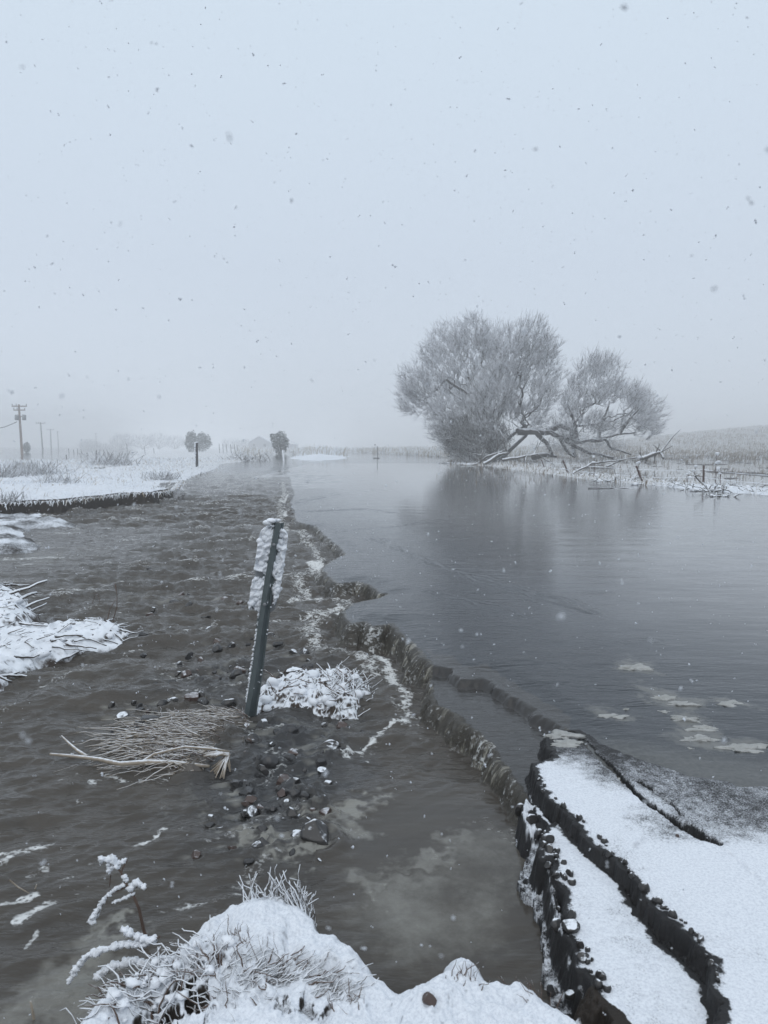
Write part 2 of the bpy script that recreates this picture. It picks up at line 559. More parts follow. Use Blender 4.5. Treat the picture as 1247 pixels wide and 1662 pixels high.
LAND = [(-260, 846), (0, 839), (54, 835), (111, 832), (168, 825), (202, 820), (256, 818), (284, 812), (293, 798), (293, 788), (337, 778), (357, 768),
        (374, 761), (377, 753), (404, 750), (417, 746), (432, 740), (434, 735.5), (470, 733.5), (530, 733.0), (600, 735.5), (660, 739), (717, 742)]
L_POLY = [P(p[0], p[1], float(ZL(PL(*p)[1]))) for p in LAND] + [P(800, 742), P(1060, 739.5), P(1247, 738.5), np.array([400, 110, 0]), np.array([9000, 110, 0]),
          np.array([9000, 9000, 0]), np.array([-9000, 9000, 0]), np.array([-9000, 15, 0])]
PATCH = [(-120, 842), (0, 840), (64, 839), (94, 842), (128, 854), (101, 858), (44, 860), (40, 872), (71, 888), (44, 899), (0, 901), (-120, 905)]
PATCH_POLY = [PL(*p) for p in PATCH]
ISLE = [(468, 744), (480, 738), (500, 734.6), (530, 733.6), (552, 735), (567, 741), (556, 745), (520, 748), (490, 747)]
ISLE_POLY = [P(*p) for p in ISLE]
BAR = [(728, 752), (800, 757), (850, 764), (900, 771), (960, 779), (1040, 786), (1120, 794), (1247, 804), (1400, 812), (1400, 800), (1247, 793),
       (1120, 784), (1040, 776), (960, 768), (900, 760), (850, 753), (800, 748), (740, 746)]
BAR_POLY = [P(*p) for p in BAR]

def terrain(X, Y):
    """height of the ground and what covers it"""
    zl = ZL(Y)
    H = zl - 0.16 + 0.03 * fbm(X * 1.5, Y * 1.5, 3, 11)
    far = Y > 20
    H = np.where(Y > 31, -0.12 + 0.05 * fbm(X * 0.25, Y * 0.25, 3, 5), H)
    snow = np.zeros_like(X)
    asph = np.zeros_like(X)
    straw = np.zeros_like(X)
    # submerged road under the upper water
    du, _ = sdf(U_POLY, X, Y, 3)
    near = Y < 31
    H = np.where(near & (du > 0.10), -0.07 + 0.005 * fbm(X * 3, Y * 3, 2, 3), H)
    asph[(du > -0.3) & near] = 1
    ds, _ = sdf(S_POLY, X, Y, 1)
    H = np.where((ds > 0.03) & (H < STEP_Z - 0.03), STEP_Z - 0.03, H)
    asph[ds > -0.2] = 1
    # marsh beyond the fence line: tussocks just breaking the surface
    marsh = sstep(X / np.maximum(Y, 1), 0.10, 0.16) * sstep(Y, 24, 34)
    mn = fbm(X * 0.35, Y * 0.22, 4, 21) + 0.35 * sstep(Y, 60, 110)
    H = np.where(marsh > 0, np.maximum(H, -0.12 + marsh * 0.17 * sstep(mn, -0.05, 0.5)), H)
    snow = np.where(marsh > 0.2, 0.35, snow)
    straw = np.where(marsh > 0.2, 1.0, straw)
    db, _ = sdf(BAR_POLY, X, Y, 2)
    H = np.where(db > -1.7, np.maximum(H, -0.30 + 0.24 * sstep(db, -1.7, -0.9) + 0.10 * sstep(db, -0.8, 1.0) + 0.05 * billow(X * 1.6, Y * 1.6, 3, 9) * sstep(db, -0.6, 0.3)), H)
    snow = np.where(db > -0.8, 0.75, snow)
    # left and far land
    dl, _ = sdf(L_POLY, X, Y, 40)
    n1 = fbm(X * 0.5, Y * 0.5, 4, 31)
    n2 = billow(X * 1.1, Y * 1.1, 4, 41)
    jag = 0.12 * fbm(X * 2.2, Y * 2.2, 3, 8)
    cliff = sstep(dl + jag, -0.02, 0.28)
    cut = (X < P(300, 800)[0] + 0.5) & (Y < 24)
    top = zl + 0.30 + 0.10 * sstep(dl, 0, 6) + 0.06 * n1 * sstep(dl, 0.2, 2) + 0.09 * n2 * sstep(dl, 0.3, 1.5)
    soft = -0.10 + 0.20 * sstep(dl, -0.5, 2.5) + 0.10 * n1 * sstep(dl, -0.3, 4) + 0.06 * n2 * sstep(dl, 0, 2)
    Hl = np.where(cut, (zl - 0.22) * (1 - cliff) + top * cliff, soft)
    bl = sstep(Y, 20, 26)
    Hl = np.where(Y < 26, np.where(cut, Hl * (1 - bl) + soft * bl, soft), soft)
    t = X / np.maximum(Y, 1)
    Hl = Hl - 0.45 * sstep(-t, 0.25, 0.5) * sstep(Y, 45, 110)
    Hl = Hl + 11.5 * sstep(t, 0.12, 0.62) * sstep(Y, 125, 330) + 0.5 * n1 * sstep(Y, 60, 140) * sstep(t, 0.1, 0.3) * sstep(dl, 0, 10)
    on = dl > -0.6
    H = np.where(on, np.maximum(H, Hl), H)
    snow = np.where((dl > -0.1) & ~(cut & (dl + jag < 0.30)), 0.80 - 0.25 * sstep(Y, 45, 90) * sstep(t, -0.2, 0.1), snow)
    straw = np.where(dl > -0.1, 0.15 + 0.55 * sstep(Y, 22, 60) + 0.4 * sstep(t, 0.0, 0.2), straw)
    # dark ditch through the left field
    dd = pline([P(-60, 783), P(20, 777), P(90, 769), P(170, 761), P(250, 752)], X, Y, 4)
    dd = dd + 0.35 * n1
    H = H - 0.22 * sstep(-dd, -0.55, -0.05) * (dl > 1)
    snow = np.where((dd < 0.35) & (dl > 1), 0.1, snow)
    # low snow shelf below the cut bank
    dp, _ = sdf(PATCH_POLY, X, Y, 2)
    dp = dp + 0.10 * fbm(X * 1.3, Y * 1.3, 3, 61)
    H = np.where(dp > -0.4, np.maximum(H, zl - 0.10 + 0.17 * sstep(dp, -0.35, 0.35) + 0.07 * billow(X * 2.2, Y * 2.2, 4, 51) * sstep(dp, -0.2, 0.2)), H)
    snow = np.where(dp > -0.25, 0.55 + 0.5 * fbm(X * 1.6, Y * 1.6, 3, 53), snow)
    di, _ = sdf(ISLE_POLY, X, Y, 12)
    H = np.where(di > -6, np.maximum(H, -0.15 + 0.55 * sstep(di, -2.5, 5) + 0.10 * fbm(X * 0.2, Y * 0.2, 3, 71)), H)
    snow = np.where(di > -4, 1.1, snow)
    straw = np.where(di > -4, 0.0, straw)
    # broken edge of the embankment beside the slab
    de, _ = sdf(EDGE_POLY, X, Y, 1)
    lump = billow(X * 14, Y * 14, 3, 81)
    He = -0.25 + 0.12 * sstep(de - 0.015 + 0.03 * fbm(X * 12, Y * 12, 3, 2), -0.06, 0.05) + 0.028 * lump + 0.012 * fbm(X * 40, Y * 40, 2, 6) - 0.08 * sstep(-Y, -2.35, -1.9)
    H = np.where(de > -0.17, np.maximum(H, He), H)
    snow = np.where(de > -0.17, 0.34 + 0.34 * sstep(de, -0.03, 0.03) * sstep(Y, 2.0, 2.5) + 0.25 * lump * (de > -.03), snow)
    # bottom of the long crack, slush in its near part
    dcr, _ = sdf(R_POLY, X, Y, 1)
    dcs, _ = sdf(SLAB_POLY, X, Y, 1)
    d4, _ = sdf(SLAB2_POLY, X, Y, 1)
    dz = np.maximum(np.maximum(dcs + 0.010, de - 0.025), np.maximum(dcr + 0.05, d4 + 0.05)) + 0.012 * fbm(X * 14, Y * 14, 3, 87)
    crackzone = (dz > -0.08) & (Y < 3.7) & (X > 0.35)
    H = np.where(crackzone, np.maximum(H, -0.28 + 0.205 * sstep(dz, -0.05, 0.02) + 0.028 * lump + 0.015 * billow(X * 45, Y * 45, 2, 83) + 0.03 * sstep(-Y, -2.7, -2.3)), H)
    asph[crackzone] = 1
    snow = np.where(crackzone & (dcs < 0.01) & (dcr < -0.13), 0.36 + 0.35 * lump + 0.2 * fbm(X * 30, Y * 30, 2, 85), snow)
    snow = np.where(crackzone & (dcr > -0.13) & (dcr < 0) & (de < -0.02), 0.02 + 0.18 * sstep(-Y, -2.75, -2.35) + 0.12 * lump, snow)
    # slab pieces
    rag = 0.009 * fbm(X * 38, Y * 38, 3, 91) + 0.012 * fbm(X * 11, Y * 11, 3, 95)
    d3 = dcs + rag + 0.020
    chip = 0.016 * fbm(X * 55, Y * 55, 3, 89)
    H = np.where(d3 > -0.06, np.maximum(H, -0.14 + chip * sstep(-d3, -0.01, 0.01) + 0.125 * sstep(d3, -0.024, 0.010) + 0.004 * sstep(d3, 0, 0.1) + 0.004 * fbm(X * 4, Y * 4, 3, 17)), H)
    snow = np.where((d3 > -0.016) & ~((d3 < 0.0) & (dcr < -0.13)), -0.4 + (1.22 + 0.22 * fbm(X * 3, Y * 3, 3, 19)) * sstep(d3 + 0.02 * fbm(X * 25, Y * 25, 2, 23), 0.000, 0.040), snow)
    asph[d3 > -0.03] = 1
    d4 = d4 + rag
    H = np.where(d4 > -0.02, np.maximum(H, -0.15 + 0.115 * sstep(d4, -0.02, 0.012)), H)
    snow = np.where(d4 > -0.016, -0.4 + 1.25 * sstep(d4, 0.000, 0.02), snow)
    # road: slushy where it rises out of the water, white nearer the camera
    dr = dcr + rag * 1.4 + 0.020
    e1, e2 = P(905, 1190), P(1247, 1238)
    nx, ny = -(e2[1] - e1[1]), (e2[0] - e1[0])
    L = math.hypot(nx, ny)
    dE = -((X - e1[0]) * nx + (Y - e1[1]) * ny) / L
    rise = np.clip(-0.012 + dE * 0.045, -0.05, 0.028) + 0.004 * fbm(X * 5, Y * 5, 3, 101)
    Hr = -0.16 + chip * sstep(-dr, -0.01, 0.01) + (rise + 0.16) * sstep(dr, -0.024, 0.010)
    H = np.where(dr > -0.06, np.maximum(np.where(dr > 0.02, -1, H), Hr), H)
    white = [P(*p) for p in [(866, 1232), (935, 1240), (968, 1268), (1025, 1306), (1040, 1340), (1090, 1370), (1167, 1381), (1247, 1372), (1700, 1420), (1700, 2600), (600, 2600), (1100, 1640), (940, 1400), (860, 1290)]]
    dw, _ = sdf(white, X, Y, 3)
    sroad = 0.45 + 0.16 * fbm(X * 2.2, Y * 2.2, 4, 111) - 0.16 * sstep(-dE, -0.5, 0.1) + 0.36 * sstep(dw + 0.08 * fbm(X * 5, Y * 5, 3, 7), -0.16, 0.14)
    snow = np.where(dr > -0.016, sroad - 1.2 * (1 - sstep(dr + 0.02 * fbm(X * 25, Y * 25, 2, 23), 0.0, 0.045)), snow)
    straw = np.where((dr > -0.05) | (d3 > -0.05) | (de > -0.1), 0, straw)
    asph[dr > -0.03] = 1
    # cracks in the slushy part of the road
    ca = pline([P(*p) for p in [(930, 1184), (955, 1205), (976, 1232), (1000, 1253), (1016, 1273), (1049, 1306), (1085, 1334), (1110, 1354), (1130, 1367), (1167, 1379)]], X, Y, 0.4) + rag
    cb = pline([P(*p) for p in [(1033, 1269), (1061, 1287), (1090, 1308), (1108, 1330)]], X, Y, 0.4) + rag
    cw = pline([P(*p) for p in [(1112, 1350), (1132, 1358), (1152, 1372)]], X, Y, 0.4) + rag
    cc = pline([P(*p) for p in [(1185, 1395), (1215, 1425), (1260, 1460)]], X, Y, 0.4) + rag
    br = 0.5 + 0.9 * perlin(X * 9, Y * 9, 5)
    g = 0.075 * sstep(-ca, -0.020, -0.004) * np.clip(br + 0.5, 0.15, 1) + 0.06 * sstep(-cb, -0.013, -0.003) * np.clip(br, 0, 1)
    g = np.maximum(g, 0.05 * sstep(-cw, -0.030, -0.012))
    g = np.maximum(g, 0.008 * sstep(-cc, -0.012, 0))
    H = H - np.where(dr > 0, g, 0)
    snow = np.where((g > 0.02) & (dr > 0), 0.02, snow)
    # the near snow bank
    dk, _ = sdf(BANK_POLY, X, Y, 1.5)
    dk = dk + 0.018 * fbm(X * 9, Y * 9, 3, 121)

    def blob(px, py, r, h, z=0.05):
        c = P(px, py, z)
        return h * np.exp(-(((X - c[0]) ** 2 + (Y - c[1]) ** 2) / (r * r)))
    Hb = -0.28 + 0.26 * sstep(dk, -0.07, 0.045)
    relief = 0.028 * fbm(X * 4.5, Y * 4.5, 3, 131) + 0.020 * billow(X * 9, Y * 9, 3, 141) + 0.007 * fbm(X * 28, Y * 28, 4, 151) + 0.012 * billow(X * 20, Y * 20, 2, 153)
    relief = relief + blob(450, 1480, 0.16, 0.07) + blob(360, 1530, 0.14, 0.05) + blob(560, 1545, 0.10, 0.03) + blob(745, 1560, 0.06, 0.035) + blob(700, 1600, 0.08, 0.03) - blob(640, 1610, 0.05, 0.02) + blob(850, 1600, 0.06, 0.02) - blob(240, 1600, 0.12, 0.09)
    Hb = Hb + relief * sstep(dk, -0.02, 0.08)
    H = np.where(dk > -0.10, np.maximum(H, Hb), H)
    snow = np.where(dk > -0.10, -0.2 + 1.4 * sstep(dk, -0.05, 0.0), snow)
    hol = blob(300, 1585, 0.085, 1.0) + .8 * blob(235, 1615, 0.075, 1.0) + .6 * blob(465, 1592, 0.05, 1.0) + .5 * blob(520, 1600, 0.04, 1.0)
    hn = sstep(fbm(X * 16, Y * 16, 4, 161) + 0.1, 0.0, 0.25) * np.clip(hol, 0, 1)
    H = H - np.where(dk > -0.05, 0.05 * hn, 0)
    snow = np.where(dk > -0.10, snow - 1.5 * hn, snow)
    straw = np.where(dk > -0.10, 0, straw)
    asph[dk > -0.10] = 0
    cat = np.zeros(X.shape, int)
    cat[(dr > -0.016) & (Y < 8)] = 1
    cat[(d3 > -0.016)] = 2
    cat[(d4 > -0.016) & (d3 <= -0.016)] = 3
    cat[dk > -0.09] = 4
    return H, snow, asph, straw, cat, dict(dl=dl, du=du, dr=dcr)

def seg_mask(pts, wpx, X, Y):
    """soft blob along a polyline given in pixels; width in pixels across"""
    out = np.zeros_like(X)
    W = [PL(*p) for p in pts]
    for i, (a, b) in enumerate(zip(W[:-1], W[1:])):
        r = wpx / 1200 * (a[1] + b[1]) * 0.5
        sel = (np.abs(Y - (a[1] + b[1]) / 2) < abs(a[1] - b[1]) / 2 + 6 * r) & (np.abs(X - (a[0] + b[0]) / 2) < abs(a[0] - b[0]) / 2 + 6 * r)
        # foreshortened: allow the blob to be wider in depth
        x, y = X[sel], Y[sel]
        sc = np.clip(0.6 * y / CAM_H, 1, 4)
        d, _ = seg_dist(x, a[1] + (y - a[1]) / sc, (a[0], a[1]), (b[0], a[1] + (b[1] - a[1]) / np.mean(sc) if len(sc) else b[1]))
        out[sel] = np.maximum(out[sel], sstep(-d, -r * 1.3, -r * 0.2))
    return out

UP_SLUSH = [(1030, 1081, 62, 13), (1078, 1131, 40, 13), (1110, 1140, 60, 12), (1183, 1140, 66, 9), (998, 1161, 52, 10), (1112, 1164, 52, 14),
            (1140, 1180, 56, 12), (1135, 1196, 60, 13), (1210, 1212, 90, 18), (1150, 1205, 120, 12), (1060, 1130, 30, 20)]
RIPPLES = [([(600, 872), (700, 915), (800, 945), (870, 965), (960, 995)], .030, .05), ([(700, 960), (800, 985), (880, 1010)], .02, .04), ([(760, 1080), (850, 1076), (1010, 1082)], .012, .03),
           ([(840, 1105), (900, 1110), (1040, 1120)], .010, .025), ([(560, 862), (680, 850), (760, 838)], .03, .08), ([(480, 815), (560, 800), (640, 795)], .04, .15), ([(640, 1000), (760, 1000), (900, 1030)], .012, .04),
           ([(700, 880), (800, 868), (900, 880)], .02, .06), ([(500, 830), (590, 826), (640, 832)], .03, .09), ([(870, 1040), (960, 1048), (1060, 1040)], .008, .03), ([(900, 1140), (980, 1148), (1060, 1142)], .008, .02)]

def blobm(px, py, rx, ry, X, Y, soft=0.5, z0=False):
    """elliptic blob whose centre and radii are read in pixels"""
    PL = P if z0 else globals()['PL']
    c = PL(px, py)
    rX = abs(PL(px + rx, py)[0] - c[0])
    y0, y1 = PL(px, py + ry)[1], PL(px, py - ry)[1]
    rY = (y1 - y0) / 2
    d = np.hypot((X - c[0]) / rX, (Y - (y0 + y1) / 2) / rY)
    return sstep(-d, -1 - soft, -1 + soft)

FOAM_LINES = [  # (points, width, strength)
    ([(478, 795), (468, 812), (474, 838)], 10, .9), ([(440, 812), (470, 806)], 8, .55), ([(430, 835), (474, 830)], 8, .55),
    ([(495, 862), (520, 880), (545, 898), (560, 905)], 8, .75), ([(500, 890), (530, 895)], 6, .5), ([(505, 915), (520, 925), (528, 938)], 10, .95),
    ([(470, 978), (520, 972), (560, 970), (605, 954)], 6, .75), ([(500, 1002), (545, 994), (565, 1002), (578, 1018)], 8, .78), ([(420, 1012), (500, 1002), (550, 998)], 3, .8),
    ([(512, 975), (570, 968)], 4, .8), ([(505, 1032), (545, 1028), (600, 1036)], 8, .6), ([(580, 1043), (610, 1048), (632, 1082), (645, 1110)], 17, .95),
    ([(600, 1075), (655, 1100), (660, 1130)], 10, .6), ([(650, 1115), (662, 1150), (668, 1180)], 12, .7), ([(560, 1228), (600, 1205), (640, 1180), (678, 1168)], 8, .75), ([(590, 1225), (620, 1200)], 9, .45),
    ([(640, 1140), (650, 1172)], 10, .5), ([(670, 1180), (720, 1188)], 4, .5),
    ([(-30, 1420), (0, 1408), (40, 1385), (75, 1382)], 13, .72), ([(5, 1392), (60, 1385)], 10, .8), ([(40, 1420), (75, 1415)], 8, .5), ([(-20, 1474), (20, 1468), (55, 1455)], 12, .72), ([(30, 1500), (50, 1485), (80, 1465)], 16, .78),
    ([(40, 1530), (62, 1512)], 8, .75), ([(95, 1430), (118, 1425)], 8, .55), ([(150, 1405), (170, 1406)], 5, .45), ([(85, 1448), (88, 1446)], 5, .6), ([(128, 1449), (132, 1449)], 4, .6),
    ([(218, 1378), (245, 1362), (262, 1353)], 8, .75), ([(262, 1356), (300, 1347)], 6, .65), ([(175, 1262), (210, 1266)], 12, .65), ([(145, 1276), (155, 1272)], 9, .65), ([(100, 1266), (130, 1256)], 6, .5), ([(235, 1262), (262, 1266)], 8, .5),
    ([(60, 1112), (100, 1100), (135, 1090)], 5, .6), ([(85, 1110), (130, 1085), (155, 1075)], 7, .55), ([(105, 1095), (150, 1092)], 5, .5), ([(120, 1300), (155, 1306)], 4, .5),
    ([(205, 1055), (228, 1052)], 4, .75), ([(195, 1062), (215, 1060)], 3, .6), ([(300, 1030), (330, 1022), (350, 1010)], 7, .6), ([(232, 1032), (270, 1020)], 4, .5),
    ([(60, 1045), (150, 1050)], 3, .0), ([(150, 1440), (175, 1425)], 6, .4), ([(8, 1155), (20, 1150)], 8, .5), ([(230, 1440), (245, 1438)], 5, .4),
    ([(200, 826), (240, 822), (290, 815)], 6, .55), ([(280, 815), (330, 812)], 5, .55), ([(330, 845), (460, 842)], 6, .45), ([(300, 870), (470, 866)], 6, .38), ([(420, 890), (500, 880)], 6, .45),
    ([(270, 800), (330, 795), (420, 792)], 5, .4), ([(260, 1310), (285, 1296)], 7, .45), ([(465, 1268), (482, 1256)], 5, .45), ([(430, 1272), (446, 1262)], 7, .4), ([(370, 1425), (410, 1412)], 6, .35),
    ([(620, 838), (650, 842), (680, 838)], 2.2, .7), ([(820, 915), (870, 918)], 1.5, .5), ([(1020, 860), (1090, 863)], 1.5, .6), ([(1100, 865), (1180, 868)], 1.2, .5),
]
SLUSH_BLOBS = [  # px, py, rx, ry, strength
    (700, 1500, 150, 85, .50), (640, 1480, 90, 60, .5), (790, 1400, 90, 70, .42), (620, 1430, 60, 22, .5), (690, 1395, 60, 16, .6), (745, 1360, 40, 18, .5), (600, 1450, 28, 22, .75), (590, 1325, 42, 20, .85), (560, 1345, 35, 25, .6), (485, 1375, 45, 16, .8),
    (450, 1350, 20, 9, .8), (400, 1366, 18, 12, .7), (90, 1620, 100, 60, .65), (160, 1540, 60, 40, .6), (190, 1505, 40, 16, .75), (130, 1660, 110, 50, .6), (150, 950, 75, 14, .35), (60, 1050, 10, 4, .2), (50, 905, 90, 12, .45), (560, 1120, 60, 18, .35),
    (520, 1185, 70, 14, .4), (400, 1105, 40, 10, .4), (250, 968, 70, 8, .38), (300, 1315, 30, 12, .5), (310, 1290, 40, 10, .4), (130, 1085, 30, 14, .3), (360, 1160, 30, 10, .3), (620, 1210, 15, 5, .3),
]

ROCKS = [
    (490, 1062, 26, 20, 'S', "black snow-capped stone standing alone in the stream beyond the turf clump"),
    (524, 1064, 12, 9, 'R', "small black stone just right of the lone snow-capped one"),
    (478, 1090, 34, 22, 'S', "slab-like stone with snow stripe behind the turf clump"),
    (455, 1098, 18, 12, 'S', "small snowy stone against the back of the turf clump"),
    (500, 1083, 22, 16, 'R', "dark rounded stone behind the slab-like snowy stone"),
    (440, 1032, 16, 11, 'S', "small snow-topped stone right of the post's middle"),
    (313, 1133, 30, 20, 'B', "reddish stone with snow on its back, left of the post"),
    (327, 1130, 22, 18, 'S', "grey snow-dusted stone touching the reddish stone"),
    (280, 1139, 30, 12, 'S', "flat snow-dusted stone left of the reddish stone"),
    (370, 1141, 28, 16, 'S', "snow-covered stone at the far edge of the flattened brush"),
    (325, 1107, 22, 18, 'R', "dark stone in front of a pale slush patch upstream"),
    (376, 1090, 18, 12, 'R', "low stone left of the post's lower half"),
    (300, 1096, 26, 14, 'B', "brown stone washed over by the riffle"),
    (245, 1170, 40, 24, 'R', "black stone under the far left of the flattened brush"),
    (225, 1178, 22, 18, 'R', "small black stone beside the flattened brush's left end"),
    (262, 1142, 26, 12, 'R', "low wet stone upstream of the flattened brush"),
    (285, 976, 24, 10, 'R', "stone humping under the fast water near the pile"),
    (367, 974, 18, 12, 'B', "lone brown stone upstream left of the marker plate"),
    (296, 965, 16, 10, 'B', "small brown stone far upstream"),
    (400, 985, 24, 10, 'R', "dark wet stone touching the post's left side"),
    (335, 1002, 18, 8, 'R', "tiny stone in the middle of the riffle"),
    (243, 925, 16, 8, 'R', "dark stone far out in the left current"),
    (408, 1200, 26, 20, 'S', "pointed snow-dusted stone right of the brush bundle"),
    (474, 1190, 26, 24, 'G', "grey rounded stone below the turf clump"),
    (440, 1178, 30, 16, 'R', "dark ledge stone under the turf clump's near edge"),
    (531, 1212, 46, 20, 'S', "flat dark stone with a pale ice cap below the turf clump"),
    (438, 1235, 34, 24, 'G', "grey stone awash in the dark middle of the stream"),
    (470, 1232, 30, 16, 'G', "low grey stone right of the one awash"),
    (385, 1270, 30, 16, 'R', "stone under smooth dark water below the brush"),
    (492, 1298, 30, 26, 'R', "black stone with dark hollow upstream of the ice-backed rock"),
    (475, 1290, 34, 22, 'R', "greenish wet stone left of the black hollow"),
    (516, 1356, 62, 50, 'S', "largest rock, tilted and glazed with ice in midstream"),
    (483, 1356, 32, 16, 'S', "small rock with a smooth white snow cap on the largest rock's left"),
    (430, 1372, 38, 26, 'R', "round wet boulder with a pale wake left of the white-capped rock"),
    (393, 1360, 16, 12, 'R', "small knob of rock upstream of the round boulder"),
    (319, 1389, 20, 18, 'B', "dark reddish stone alone in the current above the weed"),
    (405, 1318, 30, 14, 'R', "low stone under rippling dark water"),
    (440, 1330, 24, 14, 'R', "low black stone behind the round boulder"),
    (350, 1190, 30, 12, 'R', "dark stone beneath the flattened stems"),
    (590, 1190, 18, 10, 'R', "stone at the turf clump's right end"),
]

def scatter_stones():
    r = random.Random(11)
    out = []
    zones = [((250, 1075, 420, 1140), 34, (7, 20)), ((395, 1175, 560, 1330), 52, (8, 26)), ((400, 1290, 540, 1400), 16, (8, 22)), ((440, 1040, 560, 1100), 12, (7, 16)), ((230, 960, 420, 1075), 20, (6, 16)), ((180, 1130, 260, 1190), 9, (8, 20)), ((330, 1270, 430, 1380), 12, (8, 20))]
    for (x0, y0, x1, y1), n, (a, b_) in zones:
        for _ in range(n):
            w_ = (a + (b_ - a) * r.random() ** 1.6) * 1.3
            out.append((r.uniform(x0, x1), r.uniform(y0, y1), w_, w_ * r.uniform(.45, .7)))
    return out
STONES = scatter_stones()

def water_h(X, Y):
    zl = ZL(Y)
    du, su = sdf(U_POLY, X, Y, 3)
    ds, ss_ = sdf(S_POLY, X, Y, 1)
    ragl = (0.022 * fbm(X * 5, Y * 5, 3, 251) + 0.007 * fbm(X * 24, Y * 24, 2, 255)) * (Y < 33)
    du = du + ragl * np.interp(Y, [0, 6, 20], [1.3, 1.6, 2.8])
    ds = ds + ragl * 1.4
    lowm = np.where(Y > 40, 0.0, 1 - sstep(du, -0.05, 0.02))
    ts = (fbm(su * 9, X * 0 + 3.3, 3, 201)) * 0.010
    ts2 = (fbm(ss_ * 10, X * 0 + 7.3, 3, 203)) * 0.010

    def fall(d, top, wd, dp):
        up = top - 0.020 * sstep(-d, -0.30, 0.0) * dp
        k = np.clip(-d / wd, 0, 4)
        return up - 0.30 * k ** 1.7
    wd = 0.13 + 0.10 * fbm(su * 2.2, X * 0 + 1.3, 3, 205) + 0.02 * fbm(su * 14, X * 0 + 4.3, 2, 206)
    wd = np.clip(wd, 0.04, 0.28)
    Wu = fall(du + ts, 0.0, wd, 1.0)
    wds = np.clip(0.11 + 0.10 * fbm(ss_ * 3.0, X * 0 + 2.3, 3, 207) + 0.02 * fbm(ss_ * 16, X * 0 + 4.3, 2, 208), 0.035, 0.22)
    Ws = fall(ds + ts2, STEP_Z, wds, 0.3)
    # turbulent lower stream
    amp = np.interp(Y, [0, 2.2, 3.2, 5, 8, 16, 26, 40], [0.010, 0.020, 0.038, 0.064, 0.095, 0.125, 0.085, 0.014])
    c, s = math.cos(0.22), math.sin(0.22)
    xr, yr = X * c + Y * s, -X * s + Y * c
    wv = fbm(xr * 0.95 + 0.6 * perlin(X, Y, 9), yr * 2.1, 4, 211, 0.55) + 0.5 * (0.4 - np.abs(perlin(xr * 1.9, yr * 3.6, 213)) * 1.5)
    wv = wv + 0.30 * fbm(xr * 4.5, yr * 9, 2, 215) + 0.16 * fbm(xr * 10, yr * 18, 2, 217)
    c2, s2 = math.cos(0.65), math.sin(0.65)
    xa, ya = X * c2 + Y * s2, -X * s2 + Y * c2
    nearw = (fbm(xa * 1.6 + .5 * perlin(X * 1.5, Y * 1.5, 9), ya * 6.0, 3, 219) + .5 * fbm(xa * 5, ya * 15, 2, 220)) * np.interp(Y, [2, 3, 6, 9], [.5, 1, 1, 0])
    pool = blobm(720, 1440, 190, 170, X, Y, 0.4)
    calm = 1 - 0.93 * pool
    shelf = 1 - 0.75 * blobm(60, 900, 160, 50, X, Y, 0.5)
    W = zl + amp * calm * shelf * wv * lowm + 0.016 * nearw * calm * lowm
    # foaming line of standing waves where the falls land
    foot = lowm * np.exp(-((du + 0.30) / 0.14) ** 2) * (Y < 30)
    W = W + 0.028 * foot * (billow(X * 6, Y * 6, 3, 221) + 0.3) * (ds < -0.15) * sstep(Y, 4.2, 5.5)
    # flow draped over hidden stones in mid-stream
    rk = blobm(430, 1260, 120, 90, X, Y, 0.5)
    W = W + 0.022 * rk * fbm(X * 5.5, Y * 5.5, 3, 231)
    wake = np.zeros_like(X)
    for rr in [q[:4] for q in ROCKS] + STONES:
        c = PL(rr[0], rr[1] + rr[3] * .25)
        a_ = rr[2] * c[1] / 2400
        sel = (np.abs(X - c[0] + 2 * a_) < 8 * a_) & (np.abs(Y - c[1]) < 4 * a_)
        dx, dy = X[sel] - c[0], Y[sel] - c[1]
        d = np.hypot(dx, dy) / a_
        W[sel] += .20 * a_ * np.exp(-((d - 1.35) / .45) ** 2) * (1 + .6 * np.sign(dx)) - .12 * a_ * np.exp(-(((dx + 2.2 * a_) / (1.6 * a_)) ** 2 + (dy / (.8 * a_)) ** 2))
        W[sel] += .07 * a_ * np.exp(-(np.abs(dy) - .5 * np.abs(dx + a_)) ** 2 / (.35 * a_) ** 2) * (dx < 0) * np.exp(dx / (4 * a_))
        wake[sel] = np.maximum(wake[sel], .55 * np.exp(-((dx + 1.8 * a_) / (1.7 * a_)) ** 2 - ((dy - .3 * a_) / (.8 * a_)) ** 2))
    base = W.copy()
    W = np.maximum(np.maximum(W, Wu), np.where(ds > -0.9, Ws, -9))
    up_far = sstep(Y, 10, 30)
    # gentle swell lines on the upper sheet running to the lip
    inu = sstep(du, 0.02, 0.5)
    tex = fbm(X * 0.9 + 0.4 * Y, Y * 2.4, 3, 241)
    W = W + np.where(du > 0, 0.0035 * inu * tex * np.interp(Y, [0, 3, 6, 12, 20, 40], [0.3, 0.8, 1.0, 1.2, 0.8, 0.0]), 0)
    for pts, a_, w_ in RIPPLES:
        dd = pline([P(*p) for p in pts], X, Y, 2.5) + 0.16 * fbm(X * 1.1, Y * 1.1, 3, 281)
        W = W + np.where(du > 0.1, a_ * .22 * np.cos(dd / w_ * 3.0) * np.exp(-(dd / (w_ * 2.2)) ** 2), 0)
    TONG = [P(*p) for p in [(250, 800), (478, 792), (560, 780), (530, 768), (505, 758), (420, 757), (375, 766)]]
    dt, _ = sdf(TONG, X, Y, 4)
    W = W + 0.035 * sstep(dt, -1.2, 1.2) * fbm(X * 1.3, Y * 1.0, 4, 291)
    fallm = np.clip((np.maximum(np.where(du < 0.015, Wu, -9), np.where((ds < 0.01) & (ds > -0.9) & (du < 0.0), Ws, -9)) > base - 0.01), 0, 1).astype(float) * (Y < 31)
    fallm = np.where((ds > 0.02), fallm * 0, fallm)
    low = lowm
